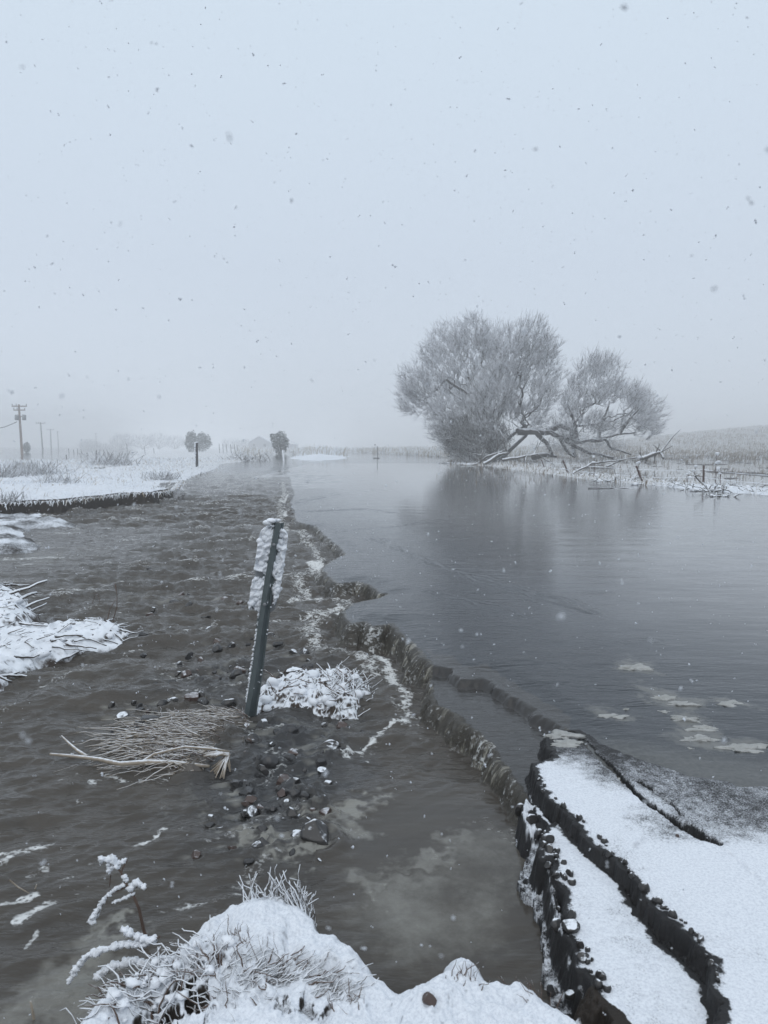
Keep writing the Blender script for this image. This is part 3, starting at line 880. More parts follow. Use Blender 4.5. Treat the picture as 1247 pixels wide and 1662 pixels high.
    foam = np.zeros_like(X)
    wx = Y * (0.012 * fbm(X * 4, Y * 4, 3, 261) + 0.005 * fbm(X * 19, Y * 19, 3, 263))
    wy = Y * (0.022 * fbm(X * 4, Y * 4, 3, 265) + 0.010 * fbm(X * 19, Y * 19, 3, 267))
    Xw, Yw = X + wx, Y + wy
    for pts, wpx, st in FOAM_LINES:
        foam = np.maximum(foam, .92 * st * seg_mask(pts, wpx * 1.25, Xw, Yw))
    foam *= sstep(-du, 0.08, 0.2) + (Y > 26)
    foam = np.maximum(foam, 0.62 * foot * (Y > 5.2))
    foam = np.maximum(foam, fallm * (0.25 + 0.45 * np.clip(fbm(X * 3, Y * 3, 2, 275) + .25, 0, 1)))
    foam = np.maximum(foam, 0.5 * lowm * (ds > -0.22) * (ds < -0.06) * np.clip(fbm(X * 2.2, Y * 2.2, 2, 277) + .5, 0, 1))
    foam = np.maximum(foam, 0.60 * lowm * sstep(wv, 0.10, 0.75) * sstep(Y, 4.5, 8) * (Y < 30))
    foam = np.maximum(foam, 0.16 * lowm * (Y > 2))
    rid = 1 - np.abs(perlin(xr * .55 + .7 * perlin(X * .8, Y * .8, 12), yr * 2.6, 14)) * 6
    foam = np.maximum(foam, 0.50 * lowm * np.clip(rid, 0, 1) * sstep(fbm(X * .7, Y * .5, 2, 15), -.1, .35) * (Y < 30) * calm)
    slush = np.zeros_like(X)
    for px, py, rx, ry, st in SLUSH_BLOBS:
        slush = np.maximum(slush, st * blobm(px, py, rx, ry, X + wx * 4, Y + wy * 4, 0.75))
    slush *= lowm * (1 + 0.5 * fbm(X * 5, Y * 5, 3, 271))
    slush = np.maximum(slush, wake * lowm * (0.9 + fbm(X * 2.5, Y * 2.5, 2, 273)))
    for px, py, ww, hh_ in UP_SLUSH:
        slush = np.maximum(slush, 0.55 * blobm(px, py, ww * .62, hh_ * 1.1, X + wx * 2, Y + wy * 2, 0.8, z0=True) * (du > 0))
    # grey slush thickening towards the road
    e1, e2 = P(905, 1190), P(1247, 1238)
    nx, ny = -(e2[1] - e1[1]), (e2[0] - e1[0])
    dE = -((X - e1[0]) * nx + (Y - e1[1]) * ny) / math.hypot(nx, ny)
    slush = np.maximum(slush, 0.42 * sstep(dE, -0.35, 0.15) * (du > 0) * (X > 0))
    rip = np.where(du > 0, np.interp(Y, [0, 3, 5, 9, 16, 30, 60, 200], [0.10, 0.14, 0.16, 0.12, 0.06, 0.03, 0.015, 0.01]),
                   np.interp(Y, [0, 2, 4, 8, 20, 35, 60, 200], [0.5, 0.7, 1.0, 1.5, 1.8, 1.0, 0.3, 0.02]) * calm)
    # rougher sheet of water sliding to the lip
    rip = np.where((du > 0) & (Y < 25), rip + 0.45 * sstep(-du, -2.2, -0.1) * sstep(Y, 3.0, 4.5), rip)
    rip = np.where(ds > 0, 0.45, rip)
    low = np.where(ds > 0, 0.45, low)
    low = low * (1 - .75 * blobm(455, 1270, 120, 120, X + wx * 4, Y + wy * 4, .8)) * (1 - .5 * blobm(400, 1110, 130, 40, X + wx * 4, Y + wy * 4, .8))
    low = np.where(du > 0, np.maximum(low, 0.9 * sstep(du, 1.0, 5.0)), low)
    fuv = np.stack([np.where(ds > -0.12, ss_, su) * 26, W * 6, X * 0], -1)
    film_sheen = sstep(du, 1.0, 5.0) * (1 - sstep(Y, 30, 60)) * sstep(X, -1, 1.5)
    return W, foam, slush, low, fallm, rip, fuv, film_sheen

# ------------------------------------------------------------------ the fan grid (fine near, coarse far), ground + water
def make_grid():
    rows = []
    py = 1830.0
    while py > 1300: rows.append(P(623.5, py)[1]); py -= 1.5
    while py > 780: rows.append(P(623.5, py)[1]); py -= (0.4 if 803 < py < 845 else 1.0)
    while py > 731: rows.append(P(623.5, py)[1]); py -= 0.6
    y = rows[-1]
    while y < 6000: y *= 1.07; rows.append(y)
    ymin = rows[0]
    behind = [ymin - v for v in (0.05, 0.15, 0.35, 0.8, 1.8, 4, 10, 30)][::-1]
    ys = np.array(behind + rows)
    s = np.where(ys < ymin, ymin + (ymin - ys), ys)
    t = np.arange(-0.60, 0.601, 1.6 / 1200)
    out = [0.605, 0.62, 0.65, 0.7, 0.77, 0.85, 0.95, 1.1, 1.3, 1.6, 2.0, 2.6]
    t = np.concatenate([[-v for v in out[::-1]], t, out])
    X = t[None, :] * s[:, None]
    Y = np.repeat(ys[:, None], len(t), 1)
    return X, Y

GX, GY = make_grid()
shp = GX.shape
H, snow, asph, straw, catg, D = terrain(GX.ravel(), GY.ravel())
Hm = H.reshape(shp)
R_, C_ = shp
ii, jj = np.meshgrid(np.arange(R_ - 1), np.arange(C_ - 1), indexing='ij')
quads = np.stack([ii * C_ + jj, ii * C_ + jj + 1, (ii + 1) * C_ + jj + 1, (ii + 1) * C_ + jj], -1).reshape(-1, 4)
VG = np.stack([GX.ravel(), GY.ravel(), H], -1)

def sub_mesh(name, V, Q, mat, attrs):
    used = np.unique(Q)
    remap = np.full(len(V), -1)
    remap[used] = np.arange(len(used))
    return mesh_np(name, V[used], remap[Q], mat, None, {k: v[used] for k, v in attrs.items()})

ga = dict(snow=snow, asph=asph, straw=straw)
qc = catg[quads].max(1)
tag(sub_mesh("ground", VG, quads[qc == 0], M_GROUND, ga), kind='structure')
tag(sub_mesh("road", VG, quads[qc == 1], M_GROUND, ga), kind='structure')
tag(sub_mesh("river_bank", VG, quads[qc == 4], M_GROUND, ga), kind='structure')
tag(sub_mesh("asphalt_slab", VG, quads[qc == 2], M_GROUND, ga), "long snow-covered strip of asphalt broken off between the two black cracks", "asphalt slab")
tag(sub_mesh("asphalt_slab", VG, quads[qc == 3], M_GROUND, ga), "small snowy asphalt piece at the far tip of the black crack", "asphalt slab")

Wz, foam, slush, low, fallm, rip, fuv, film_sheen = water_h(GX.ravel(), GY.ravel())
keep = (Wz > H - 0.02)[quads].any(1) & (GY.ravel()[quads].max(1) < 400) & (GY.ravel()[quads].min(1) > -12)
wm = sub_mesh("water", np.stack([GX.ravel(), GY.ravel(), Wz], -1), quads[keep], M_WATER, dict(foam=foam, slush=slush, low=low, fall=fallm, rip=rip, fuv=fuv, film_sheen=film_sheen))
tag(wm, kind='structure')

def ground_z(x, y):
    j = np.searchsorted(GY[:, 0], y)
    j = min(max(j, 1), R_ - 1)
    i = int(np.argmin(np.abs(GX[j] - x)))
    return float(Hm[j, i])



# ================================================================== OBJECTS
def jitter_line(a, b, n=6, amp=0.03, sag=0.0):
    a, b = np.array(a, float), np.array(b, float)
    L = np.linalg.norm(b - a)
    t = np.linspace(0, 1, n)[:, None]
    p = a + (b - a) * t
    j = np.cumsum(rng.normal(0, amp * L / math.sqrt(n), (n, 3)), axis=0)
    j -= j[0] + (j[-1] - j[0]) * t
    p = p + j
    p[:, 2] += sag * L * (4 * t[:, 0] * (1 - t[:, 0]))
    return p

# ---- trees grown as a space filling branching net
_n = NT("frosted_crown")
_m = _n.math('ADD', _n.math('ADD', _n.attr('rnd'), _n.math('MULTIPLY', _n.nz(), 0.45)), _n.math('MULTIPLY', _n.noise(1.2, 3), 0.5))
M_CROWN = _n.set(Base_Color=_n.mix(_n.ss(_m, 0.16, 0.78), (0.070, 0.060, 0.056), (0.80, 0.82, 0.86)), Roughness=0.8)

def grow(root, pts, bf=0.35, up=0.0):
    d0 = np.linalg.norm(pts - root, axis=1)
    order = np.argsort(d0)
    N = len(pts) + 1
    nodes = np.zeros((N, 3)); nodes[0] = root
    par = np.full(N, -1); pl = np.zeros(N)
    n = 1
    for k in order:
        p = pts[k]
        d = np.linalg.norm(nodes[:n] - p, axis=1)
        c = d + bf * pl[:n]
        j = int(np.argmin(c))
        nodes[n] = p; par[n] = j; pl[n] = pl[j] + d[j]
        n += 1
    cnt = np.zeros(N)
    kids = np.bincount(par[1:], minlength=N)
    cnt[kids == 0] = 1
    for i in range(N - 1, 0, -1):
        cnt[par[i]] += cnt[i]
    return nodes, par, cnt, kids

def ellipsoid_pts(c, r, n, shell=0.45, zmin=None):
    v = rng.normal(size=(n * 2, 3))
    v /= np.linalg.norm(v, axis=1)[:, None]
    rad = rng.random(len(v)) ** (1 / 3.0)
    rad = np.where(rng.random(len(v)) < shell, 0.75 + 0.25 * rng.random(len(v)), rad)
    wob = 1 + 0.42 * perlin(v[:, 0] * 2.8 + c[0], v[:, 2] * 2.8 + v[:, 1] * 2.1, int(n) % 97)
    p = v * (rad * wob)[:, None] * np.array(r) + np.array(c)
    if zmin is not None:
        p = p[p[:, 2] > zmin]
    return p[:n]

def make_tree(root_obj, root, pts, r_tip, expo, thick, sprays, spray_len, tw_r, mat_t=None, mat_c=None, mat_f=None, updir=0.35, bf=0.35):
    nodes, par, cnt, kids = grow(np.array(root, float), pts, bf)
    r = r_tip * cnt ** expo
    A, B = nodes[par[1:]], nodes[1:]
    ra = np.minimum(r[par[1:]], r[1:] * 1.5)
    rb = r[1:]
    # curve every segment with one mid point
    M = (A + B) / 2 + rng.normal(0, 0.05, A.shape) * np.linalg.norm(B - A, axis=1)[:, None]
    rm = (ra + rb) / 2
    A2 = np.concatenate([A, M]); B2 = np.concatenate([M, B]); ra2 = np.concatenate([ra, rm]); rb2 = np.concatenate([rm, rb])
    big = rb2 > thick
    V, Q = edge_tubes(A2[big], B2[big], ra2[big], rb2[big], 6)
    mesh_np("trunk", V, Q, mat_t or M_BARK, root_obj)
    sm = ~big
    V1, Q1 = edge_tubes(A2[sm], B2[sm], ra2[sm], rb2[sm], 3)
    # twig sprays leaving the outer branches
    out = rng.choice(np.arange(1, len(nodes))[cnt[1:] < 12], size=sprays)
    base = nodes[out] + rng.normal(0, 0.03, (sprays, 3))
    dirn = nodes[out] - nodes[par[out]]
    dirn /= np.linalg.norm(dirn, axis=1)[:, None] + 1e-6
    rad = nodes[out] - np.array(root)
    rad /= np.linalg.norm(rad, axis=1)[:, None] + 1e-6
    dv = dirn * 0.6 + rad * 0.7 + rng.normal(0, 0.42, dirn.shape) + np.array([0, 0, updir])
    dv /= np.linalg.norm(dv, axis=1)[:, None]
    L = spray_len * (0.35 + 1.5 * rng.random(sprays) ** 2)[:, None]
    m1 = base + dv * L * 0.5
    dv2 = dv + rng.normal(0, 0.18, dv.shape) + np.array([0, 0, updir * 0.35])
    dv2 /= np.linalg.norm(dv2, axis=1)[:, None]
    e1 = m1 + dv2 * L * 0.5
    dv3 = dv + rng.normal(0, 0.5, dv.shape)
    dv3 /= np.linalg.norm(dv3, axis=1)[:, None]
    e2 = m1 + dv3 * L * 0.38
    one = np.ones(sprays)
    V2, Q2 = edge_tubes(np.concatenate([base, m1, m1]), np.concatenate([m1, e1, e2]), np.concatenate([one * tw_r, one * tw_r * .8, one * tw_r * .7]), np.concatenate([one * tw_r * .8, one * tw_r * .45, one * tw_r * .4]), 3)
    rnd = np.concatenate([np.repeat(.3 * rng.random(len(V1) // 6), 6), np.repeat(rng.random(len(V2) // 6), 6)])
    mesh_np("crown", np.concatenate([V1, V2]), np.concatenate([Q1, Q2 + len(V1)]), mat_c or M_CROWN, root_obj, {'rnd': rnd})
    return nodes

def at_px(px, py, d):
    return PY(px, py, d)

TD = 62.0                      # distance of the two big willows
S = TD / 1200.0                # metres per photo pixel there
def TX(px): return (px - 623.5) * S
def TZ(py): return PY(623.5, py, TD)[2]

# big willow
t1 = empty("willow_tree", (TX(805), TD, -0.05), "largest frosted willow, round bushy crown leaning out over the flood water", "tree")
root = np.array([TX(805), TD, -0.1])
CL = [(668, 612), (664, 642), (695, 560), (705, 600), (700, 650), (728, 527), (740, 562), (745, 610), (740, 660), (735, 705), (765, 522), (785, 548), (790, 592), (790, 640), (785, 700),
      (815, 532), (830, 567), (835, 610), (830, 655), (852, 538), (873, 560), (882, 598), (875, 637), (868, 675), (718, 688), (760, 722), (790, 660), (770, 640), (810, 600)]
pts = np.concatenate([ellipsoid_pts((TX(778 + (cx_ - 778) * .93), TD + rng.normal(0, 30) * S, TZ(620 + (cy_ - 610) * .90)), (rr_ * S, rr_ * S, rr_ * S * .95), int(rr_ * 8.0), shell=.2) for (cx_, cy_), rr_ in zip(CL, 20 + 14 * rng.random(len(CL)))])
pts = pts[pts[:, 2] > 0.15]
make_tree(t1, root, pts, 0.0085, 0.44, 0.045, 26000, 0.62, 0.0120, updir=0.22, bf=0.2)
# dark skirt of drooping shoots round its foot
sk = ellipsoid_pts((TX(772), TD - 1.6, TZ(716)), (54 * S, 30 * S, 40 * S), 2600)
sk = sk[sk[:, 2] > 0.02]
dv = rng.normal(0, 0.5, sk.shape) + np.array([-0.5, -0.3, 0.5])
dv /= np.linalg.norm(dv, axis=1)[:, None]
V, Q = edge_tubes(sk, sk + dv * (0.5 + 0.8 * rng.random((len(sk), 1))), np.full(len(sk), .018), np.full(len(sk), .008), 3)
mesh_np("undergrowth", V, Q, M_BARK, t1)
g = Geo()
for a, b, r in [((805, 750), (800, 660), .30), ((800, 700), (760, 610), .2), ((802, 690), (840, 600), .19), ((760, 640), (722, 617), .15), ((722, 617), (685, 650), .10), ((802, 720), (770, 680), .16), ((800, 735), (850, 690), .2)]:
    za, zb = TZ(a[1]), TZ(b[1])
    p = jitter_line((TX(a[0]), TD, za), (TX(b[0]), TD + rng.normal(0, .5), zb), 7, 0.10)
    g.tube(p, np.linspace(r, r * .6, 7), 7)
g.build("main_stem", M_BARK, t1)

# second willow with sprawling dark limbs
t2 = empty("willow_tree", (TX(925), TD + .5, -0.05), "smaller frosted willow to the right, low dark limbs sprawling over the marsh", "tree")
root = np.array([TX(935), TD + .5, 0.5])
CL = [(930, 650), (945, 620), (938, 665), (955, 602), (970, 592), (985, 600), (962, 640), (990, 640), (1015, 645), (1035, 648), (1055, 662), (1022, 680), (1050, 688), (985, 690), (950, 690), (915, 695), (1005, 628)]
pts = np.concatenate([ellipsoid_pts((TX(cx_), TD + rng.normal(0, 22) * S, TZ(cy_)), (rr_ * S, rr_ * S, rr_ * S), int(rr_ * 5.5), shell=.2) for (cx_, cy_), rr_ in zip(CL, 17 + 12 * rng.random(len(CL)))])
pts = pts[pts[:, 2] > 0.3]
make_tree(t2, root, pts, 0.0085, 0.44, 0.045, 8000, 0.6, 0.0125, updir=0.40, bf=0.2)
g = Geo()
limbs = [[(835, 701), (862, 699), (889, 701), (905, 709), (928, 724), (955, 736), (991, 744)], [(845, 700), (866, 702), (884, 718), (893, 742)],
         [(905, 709), (936, 718), (966, 712), (997, 705), (1025, 702)], [(955, 715), (975, 713), (990, 728), (1020, 738)], [(885, 700), (905, 690), (925, 700), (932, 722)],
         [(860, 742), (885, 738), (900, 741)], [(905, 712), (918, 735), (930, 742)], [(965, 712), (975, 680), (985, 650)], [(1000, 705), (1015, 680), (1035, 660)], [(935, 716), (930, 690), (915, 660)]]
for L_ in limbs:
    k_ = 0.30 if L_[0][0] < 900 else 0.17
    p = np.array([(TX(x) + rng.normal(0, .03), TD - 0.6 + rng.normal(0, .25), max(TZ(y), -0.05)) for x, y in L_])
    q = []
    for a, b in zip(p[:-1], p[1:]):
        q += list(jitter_line(a, b, 4, .07)[:-1])
    q = np.array(q + [p[-1]])
    g.tube(q, np.linspace(k_, k_ * .35, len(q)), 7)
g.build("limb", M_BARK, t2)
# drooping shoots hung from the limbs
sk = ellipsoid_pts((TX(940), TD - 0.8, TZ(722)), (75 * S, 25 * S, 20 * S), 700)
sk = sk[sk[:, 2] > 0.1]
dv = rng.normal(0, 0.6, sk.shape) + np.array([0.2, -0.1, 0.1])
dv /= np.linalg.norm(dv, axis=1)[:, None]
V, Q = edge_tubes(sk, sk + dv * (0.4 + 0.6 * rng.random((len(sk), 1))), np.full(len(sk), .016), np.full(len(sk), .007), 3)
mesh_np("undergrowth", V, Q, M_TWIG, t2)

# driftwood under the willows
def branch_thing(label, lines, rads, mat, y, name="fallen_branch", cat="branch", group=None, side=True):
    p0 = at_px(*lines[0][0], y)
    o = empty(name, (p0[0], p0[1], 0), label, cat, group)
    g = Geo()
    tw = Geo()
    for ln, r in zip(lines, rads):
        p = np.array([at_px(x, yy, y + rng.normal(0, .01) * y * .3) for x, yy in ln])
        q = []
        for a, b in zip(p[:-1], p[1:]):
            q += list(jitter_line(a, b, 5, .05)[:-1])
        q = np.array(q + [p[-1]])
        g.tube(q, np.linspace(r, r * .45, len(q)), 6)
        if side:
            for _ in range(5):
                i = rng.integers(1, len(q))
                e = q[i] + rng.normal(0, 1, 3) * np.array([.5, .3, .5]) * r * 12 + np.array([0, 0, r * 3])
                tw.tube(jitter_line(q[i], e, 4, .08), np.linspace(r * .3, r * .15, 4), 4)
    g.build("stem", mat, o)
    if side:
        tw.build("twig", mat, o)
    return o
DW = mat_snowtop("driftwood", (0.05, 0.045, 0.04), (0.12, 0.11, 0.10), 0.25, 0.6, 6, 6, 0.7)
branch_thing("bleached fallen branch forking into the water at the big willow's foot", [[(747, 755), (775, 753), (790, 741), (815, 733)], [(778, 755), (784, 731)], [(790, 742), (822, 728)]], [.13, .09, .07], DW, 55)
branch_thing("snow-laden log lying in front of the big willow", [[(785, 753), (810, 738), (825, 735)], [(815, 747), (850, 741), (872, 737)]], [.16, .14], DW, 53)
branch_thing("broken forked log standing out of the marsh right of the small willow", [[(1040, 745), (1062, 736), (1072, 734), (1078, 744)], [(1050, 742), (1048, 752)]], [.16, .1], DW, 48)
branch_thing("low snowy branch stretched along the water right of the willows", [[(930, 768), (960, 752), (1000, 748), (1040, 741)], [(985, 757), (1010, 747)]], [.06, .05], DW, 36)

# ---- vegetation as blades
def blades(name, X, Y, Z, hgt, wid, lean, mat, label, cat, wind=(0.2, 0)):
    n = len(X)
    a = rng.random(n) * 2 * np.pi
    dx, dy = np.cos(a), np.sin(a)
    lx = rng.normal(0, lean, n) + wind[0]; ly = rng.normal(0, lean, n) + wind[1]
    b = np.stack([X, Y, Z], -1)
    wv = np.stack([dx * wid, dy * wid, 0 * dx], -1) * 0.5
    mid = b + np.stack([lx * hgt * .4, ly * hgt * .4, hgt * .6], -1)
    tip = b + np.stack([lx * hgt * 1.0, ly * hgt * 1.0, hgt], -1)
    V = np.stack([b - wv, b + wv, mid + wv * .8, mid - wv * .8, tip + wv * .3, tip - wv * .3], 1).reshape(-1, 3)
    k = np.arange(n)[:, None] * 6
    Q = np.concatenate([k + np.array([[0, 1, 2, 3]]), k + np.array([[3, 2, 4, 5]])], 0)
    rn = np.repeat(rng.random(n), 6)
    o = mesh_np(name, V, Q, mat, None, {'rnd': rn}, smooth=False)
    return tag(o, label, cat, kind='stuff')

def interp_ground(X, Y):
    rowi = np.clip(np.searchsorted(GY[:, 0], Y), 1, R_ - 2)
    yc = GY[rowi, 0]
    tt = GX[-1] / GX[-1].max() * 2.6
    sY = np.where(yc < GY[8, 0], GY[8, 0] * 2 - yc, yc)
    ci = np.clip(np.searchsorted(tt, X / sY), 0, C_ - 1)
    return Hm[rowi, ci], rowi, ci

def scatter(n, y0, y1, t0, t1, clump, pw=1.0):
    y = y0 * (y1 / y0) ** (rng.random(n) ** pw)
    x = (t0 + (t1 - t0) * rng.random(n)) * y
    k = clump
    x = np.repeat(x, k) + rng.normal(0, 1, n * k) * 0.05 * np.repeat(np.sqrt(y), k) * 0.5
    y2 = np.repeat(y, k) + rng.normal(0, 1, n * k) * 0.06 * np.repeat(np.sqrt(y), k)
    return x, y2

SN = snow.reshape(shp)
# left bank
x, y = scatter(7000, 14, 75, -0.62, -0.10, 7)
h, ri, ci = interp_ground(x, y)
dl_, _ = sdf(L_POLY, x, y, 30)
den = fbm(x * 0.35, y * 0.22, 3, 301)
k = (dl_ > 0.15) & (h > -0.05) & ((den > -0.15) | (dl_ < 0.6)) & (rng.random(len(x)) < 0.35 + 0.65 * sstep(dl_, 1.0, 8))
x, y, h = x[k], y[k], h[k]
blades("snowy_grass", x, y, h - .03, (0.06 + 0.13 * rng.random(len(x)) ** 2) * np.interp(y, [14, 60], [.7, 1.5]), 0.0009 * y, 0.8, M_GRASS_SNOW, "snow-dusted bent grass covering the left field", "grass")
# fallen grass hanging over the dark cut
px_ = rng.random(1500) * 300 - 40
dlp = [P(*p) for p in [(0, 839), (54, 835), (111, 832), (168, 825), (202, 820), (256, 818), (284, 812), (293, 790), (337, 778), (357, 768), (374, 761)]]
def hang():
    ln = [P(*p) for p in [(-120, 838), (0, 837), (54, 834), (111, 831), (168, 824), (202, 819), (256, 817), (284, 811), (293, 796)]]
    A_ = []
    for a, b in zip(ln[:-1], ln[1:]):
        m = int(np.linalg.norm(b - a) * 60)
        t = rng.random(m)
        A_.append(a[None] + (b - a)[None] * t[:, None])
    A_ = np.concatenate(A_)
    n = len(A_)
    x = A_[:, 0] + rng.normal(0, .03, n); y = A_[:, 1] + .28 + .25 * rng.random(n)
    cl = fbm(x * 1.7, y * 0, 3, 333)
    k = (cl > -.28) | (rng.random(n) < .35)
    x, y, cl = x[k], y[k], cl[k]; n = len(x)
    zt = ZL(y) + .31 + .03 * rng.random(n)
    dr_ = (.02 + .12 * rng.random(n) ** 2.2) * (1 + .9 * np.clip(cl, -.4, .6))
    b = np.stack([x, y, zt], -1)
    m1 = b + np.stack([rng.normal(0, .05, n), -.16 - .1 * rng.random(n), .02 + 0 * x], -1)
    m1[:, 1] -= .05
    tp = m1 + np.stack([rng.normal(0, .05, n), -.05 * rng.random(n) - .02, -dr_], -1)
    wv = np.array([[.010, 0, 0]]) * (.5 + rng.random((n, 1)))
    V = np.stack([b - wv, b + wv, m1 + wv, m1 - wv, tp + wv * .4, tp - wv * .4], 1).reshape(-1, 3)
    kk = np.arange(n)[:, None] * 6
    Q = np.concatenate([kk + np.array([[0, 1, 2, 3]]), kk + np.array([[3, 2, 4, 5]])], 0)
    o = mesh_np("hanging_grass", V, Q, M_GRASS_SNOW, None, {'rnd': np.repeat(rng.random(n), 6)}, smooth=False)
    tag(o, "frosted grass hanging over the dark eroded cut of the left bank", "grass", kind='stuff')
hang()
# far reeds behind the water
x, y = scatter(5200, 95, 210, -0.20, 0.20, 6, 1.4)
h, ri, ci = interp_ground(x, y)
k = (h > 0.0) & (x / y > -0.035)
k |= (h > 0.0) & (x / y <= -0.035) & (rng.random(len(x)) < .3)
x, y, h = x[k], y[k], h[k]
blades("reeds", x, y, h - .05, (0.35 + 1.0 * rng.random(len(x))) * (.75 + .9 * np.clip(fbm(x * .12, y * .05, 3, 401), -.4, .5)), 0.0007 * y, 0.25, M_REED, "pale frosted reeds along the far shore of the water", "reeds")
# right marsh and hillside
x, y = scatter(9000, 27, 260, 0.08, 0.62, 7, 1.1)
h, ri, ci = interp_ground(x, y)
den = fbm(x * 0.16, y * 0.10, 3, 311)
k = (h > -0.03) & ((den > -0.25))
k &= (y > 62) | (rng.random(len(x)) < 0.16)
k |= (rng.random(len(x)) < 0.05) & (y < 120)
x, y, h = x[k], y[k], h[k]
h = np.maximum(h, -0.05)
blades("marsh_grass", x, y, h - .02, (0.16 + 0.30 * rng.random(len(x)) ** 1.5) * np.interp(y, [27, 60, 120], [.55, .7, 1.5]), 0.0008 * y, 0.3, M_GRASS_DRY, "dry brown tussocks with snow standing in the flooded marsh on the right", "grass")
# debris bar, left edge: frosted stems
x, y = scatter(1100, 18, 60, 0.06, 0.62, 7)
db_, _ = sdf(BAR_POLY, x, y, 3)
k = db_ > -0.3
x, y = x[k], y[k]
blades("frosted_weeds", x, y, np.full(len(x), -.02), 0.06 + 0.16 * rng.random(len(x)), 0.0010 * y, 0.7, M_GRASS_SNOW, "white frosted weeds tangled along the fence line in the water", "weeds")

# ---- fence on the right, standing in the water
def fence_right():
    o = empty("wire_fence", P(1142, 781), "rusty posts with snow-beaded wires standing in the flood right of the willows", "fence")
    posts = [((852, 749), (851, 742)), ((884, 757), (879, 746)), ((923, 768), (914, 747)), ((1043, 781), (1033, 756)), ((1142, 783), (1142.5, 755.5)), ((1262, 795), (1262, 765))]
    tops = []
    for (bx, by), (tx, ty) in posts:
        b = P(bx, by + 2)
        tpt = at_px(tx, ty, b[1])
        g = Geo()
        b2 = b + (b - tpt) * 0.4
        ax = tpt - b2
        g.tube(np.array([b2, (b2 + tpt) / 2, tpt]), [.042, .042, .040], 4)
        g.tube(np.array([b2 + [0, .03, 0], tpt + [0, .03, 0]]), [.015, .015], 4)
        g.build("post", M_RUST, o)
        tops.append((b, tpt))
    for fr in (0.78, 0.35):
        g = Geo()
        for (b0, p0), (b1, p1) in zip(tops[:-1], tops[1:]):
            a = b0 + (p0 - b0) * fr
            c = b1 + (p1 - b1) * fr
            n = 12
            tt = np.linspace(0, 1, n)[:, None]
            p = a + (c - a) * tt
            p[:, 2] -= 0.03 * (4 * tt * (1 - tt))[:, 0]
            g.tube(p, np.where(rng.random(n) < .6, .006, .013), 4)
        g.build("wire", M_SNOW, o)
fence_right()

def weed_ball(px, pyb, pyt, label, balls=3, grp="snow-topped weeds by the fence"):
    b = P(px, pyb)
    o = empty("tall_weed", b, label, "weed", grp)
    tpt = at_px(px + rng.normal(0, 1), pyt, b[1])
    g = Geo()
    p = jitter_line(b - [0, 0, .1], tpt, 7, .04)
    g.tube(p, np.linspace(.018, .010, 7), 5)
    for i in range(3):
        q = p[2 + i] 
        g.tube(jitter_line(q, q + np.array([rng.normal(0, .12), rng.normal(0, .08), .15]), 4, .1), [.01, .009, .008, .006], 4)
    g.build("stem", M_RUST, o)
    gs = Geo()
    for i in range(balls):
        c = p[-1 - i // 2] + np.array([rng.normal(0, .05), rng.normal(0, .03), 0.03 - .05 * i])
        lump(gs, c, .055 + .03 * rng.random(), .6)
    gs.build("snow_cap", M_SNOW, o)

_ico = None
def ico():
    global _ico
    if _ico is None:
        import bmesh
        bm = bmesh.new()
        bmesh.ops.create_icosphere(bm, subdivisions=2, radius=1)
        V = np.array([v.co[:] for v in bm.verts])
        F = np.array([[v.index for v in f.verts] for f in bm.faces])
        F = np.concatenate([F, F[:, 2:3]], 1)
        bm.free()
        _ico = (V, F)
    return _ico
def ico_fine():
    import bmesh
    bm = bmesh.new()
    bmesh.ops.create_icosphere(bm, subdivisions=4, radius=1)
    V = np.array([v.co[:] for v in bm.verts])
    F = np.array([[v.index for v in f.verts] for f in bm.faces])
    bm.free()
    return V, F
ICO4 = ico_fine()

def lump(g, c, r, flat=.7, amp=.25):
    V, F = ico()
    sdd = rng.random() * 100
    n = 1 + amp * perlin(V[:, 0] * 1.5 + sdd, V[:, 1] * 1.5 + V[:, 2], 3) * 2
    V2 = V * n[:, None] * np.array([1, 1, flat]) * r + c
    for_tri = F.copy()
    g.V.append(V2)
    # triangles are stored as tris elsewhere; here use quad list with repeated last index avoided
    g.Q.append(np.array(ico_quads()) + g.n)
    g.n += len(V2)

_iq = None
def ico_quads():
    """the icosphere's triangles paired into quads so that it can share a quad mesh"""
    global _iq
    if _iq is None:
        V, F = ico()
        T = F[:, :3].tolist()
        edges = {}
        for i, t in enumerate(T):
            for a, b in ((0, 1), (1, 2), (2, 0)):
                edges.setdefault(frozenset((t[a], t[b])), []).append(i)
        used, out = set(), []
        # greedy matching, lowest number of free neighbours first
        nb = {i: [] for i in range(len(T))}
        for e_, l in edges.items():
            nb[l[0]].append((l[1], e_)); nb[l[1]].append((l[0], e_))
        while len(used) < len(T):
            free = [i for i in range(len(T)) if i not in used]
            i = min(free, key=lambda q: sum(1 for r_, _ in nb[q] if r_ not in used))
            c = [(r_, e_) for r_, e_ in nb[i] if r_ not in used]
            if not c:
                used.add(i)
                out.append(None)
                continue
            r_, e_ = min(c, key=lambda q: sum(1 for z, _ in nb[q[0]] if z not in used))
            used.update((i, r_))
            t = T[i]
            k = [a for a in t if a not in e_][0]
            o_ = [a for a in T[r_] if a not in e_][0]
            ki = t.index(k)
            out.append([k, t[(ki + 1) % 3], o_, t[(ki + 2) % 3]])
        _iq = [q for q in out if q]
    return _iq

weed_ball(1163, 786, 737, "tallest snow-topped weed right of the upright fence post", 4)
weed_ball(1170, 787, 760, "short weed with a round snow ball just right of the tallest weed", 3)
weed_ball(1128, 778, 757, "weed with snow clots left of the upright fence post", 3)
weed_ball(1117, 785, 768, "lowest snow-clotted weed left of the upright fence post", 3)
weed_ball(1036, 775, 742, "snowy weed hooked on the leaning fence post", 4)
weed_ball(965, 774, 741, "snowy weed in front of the small willow's limbs", 3)

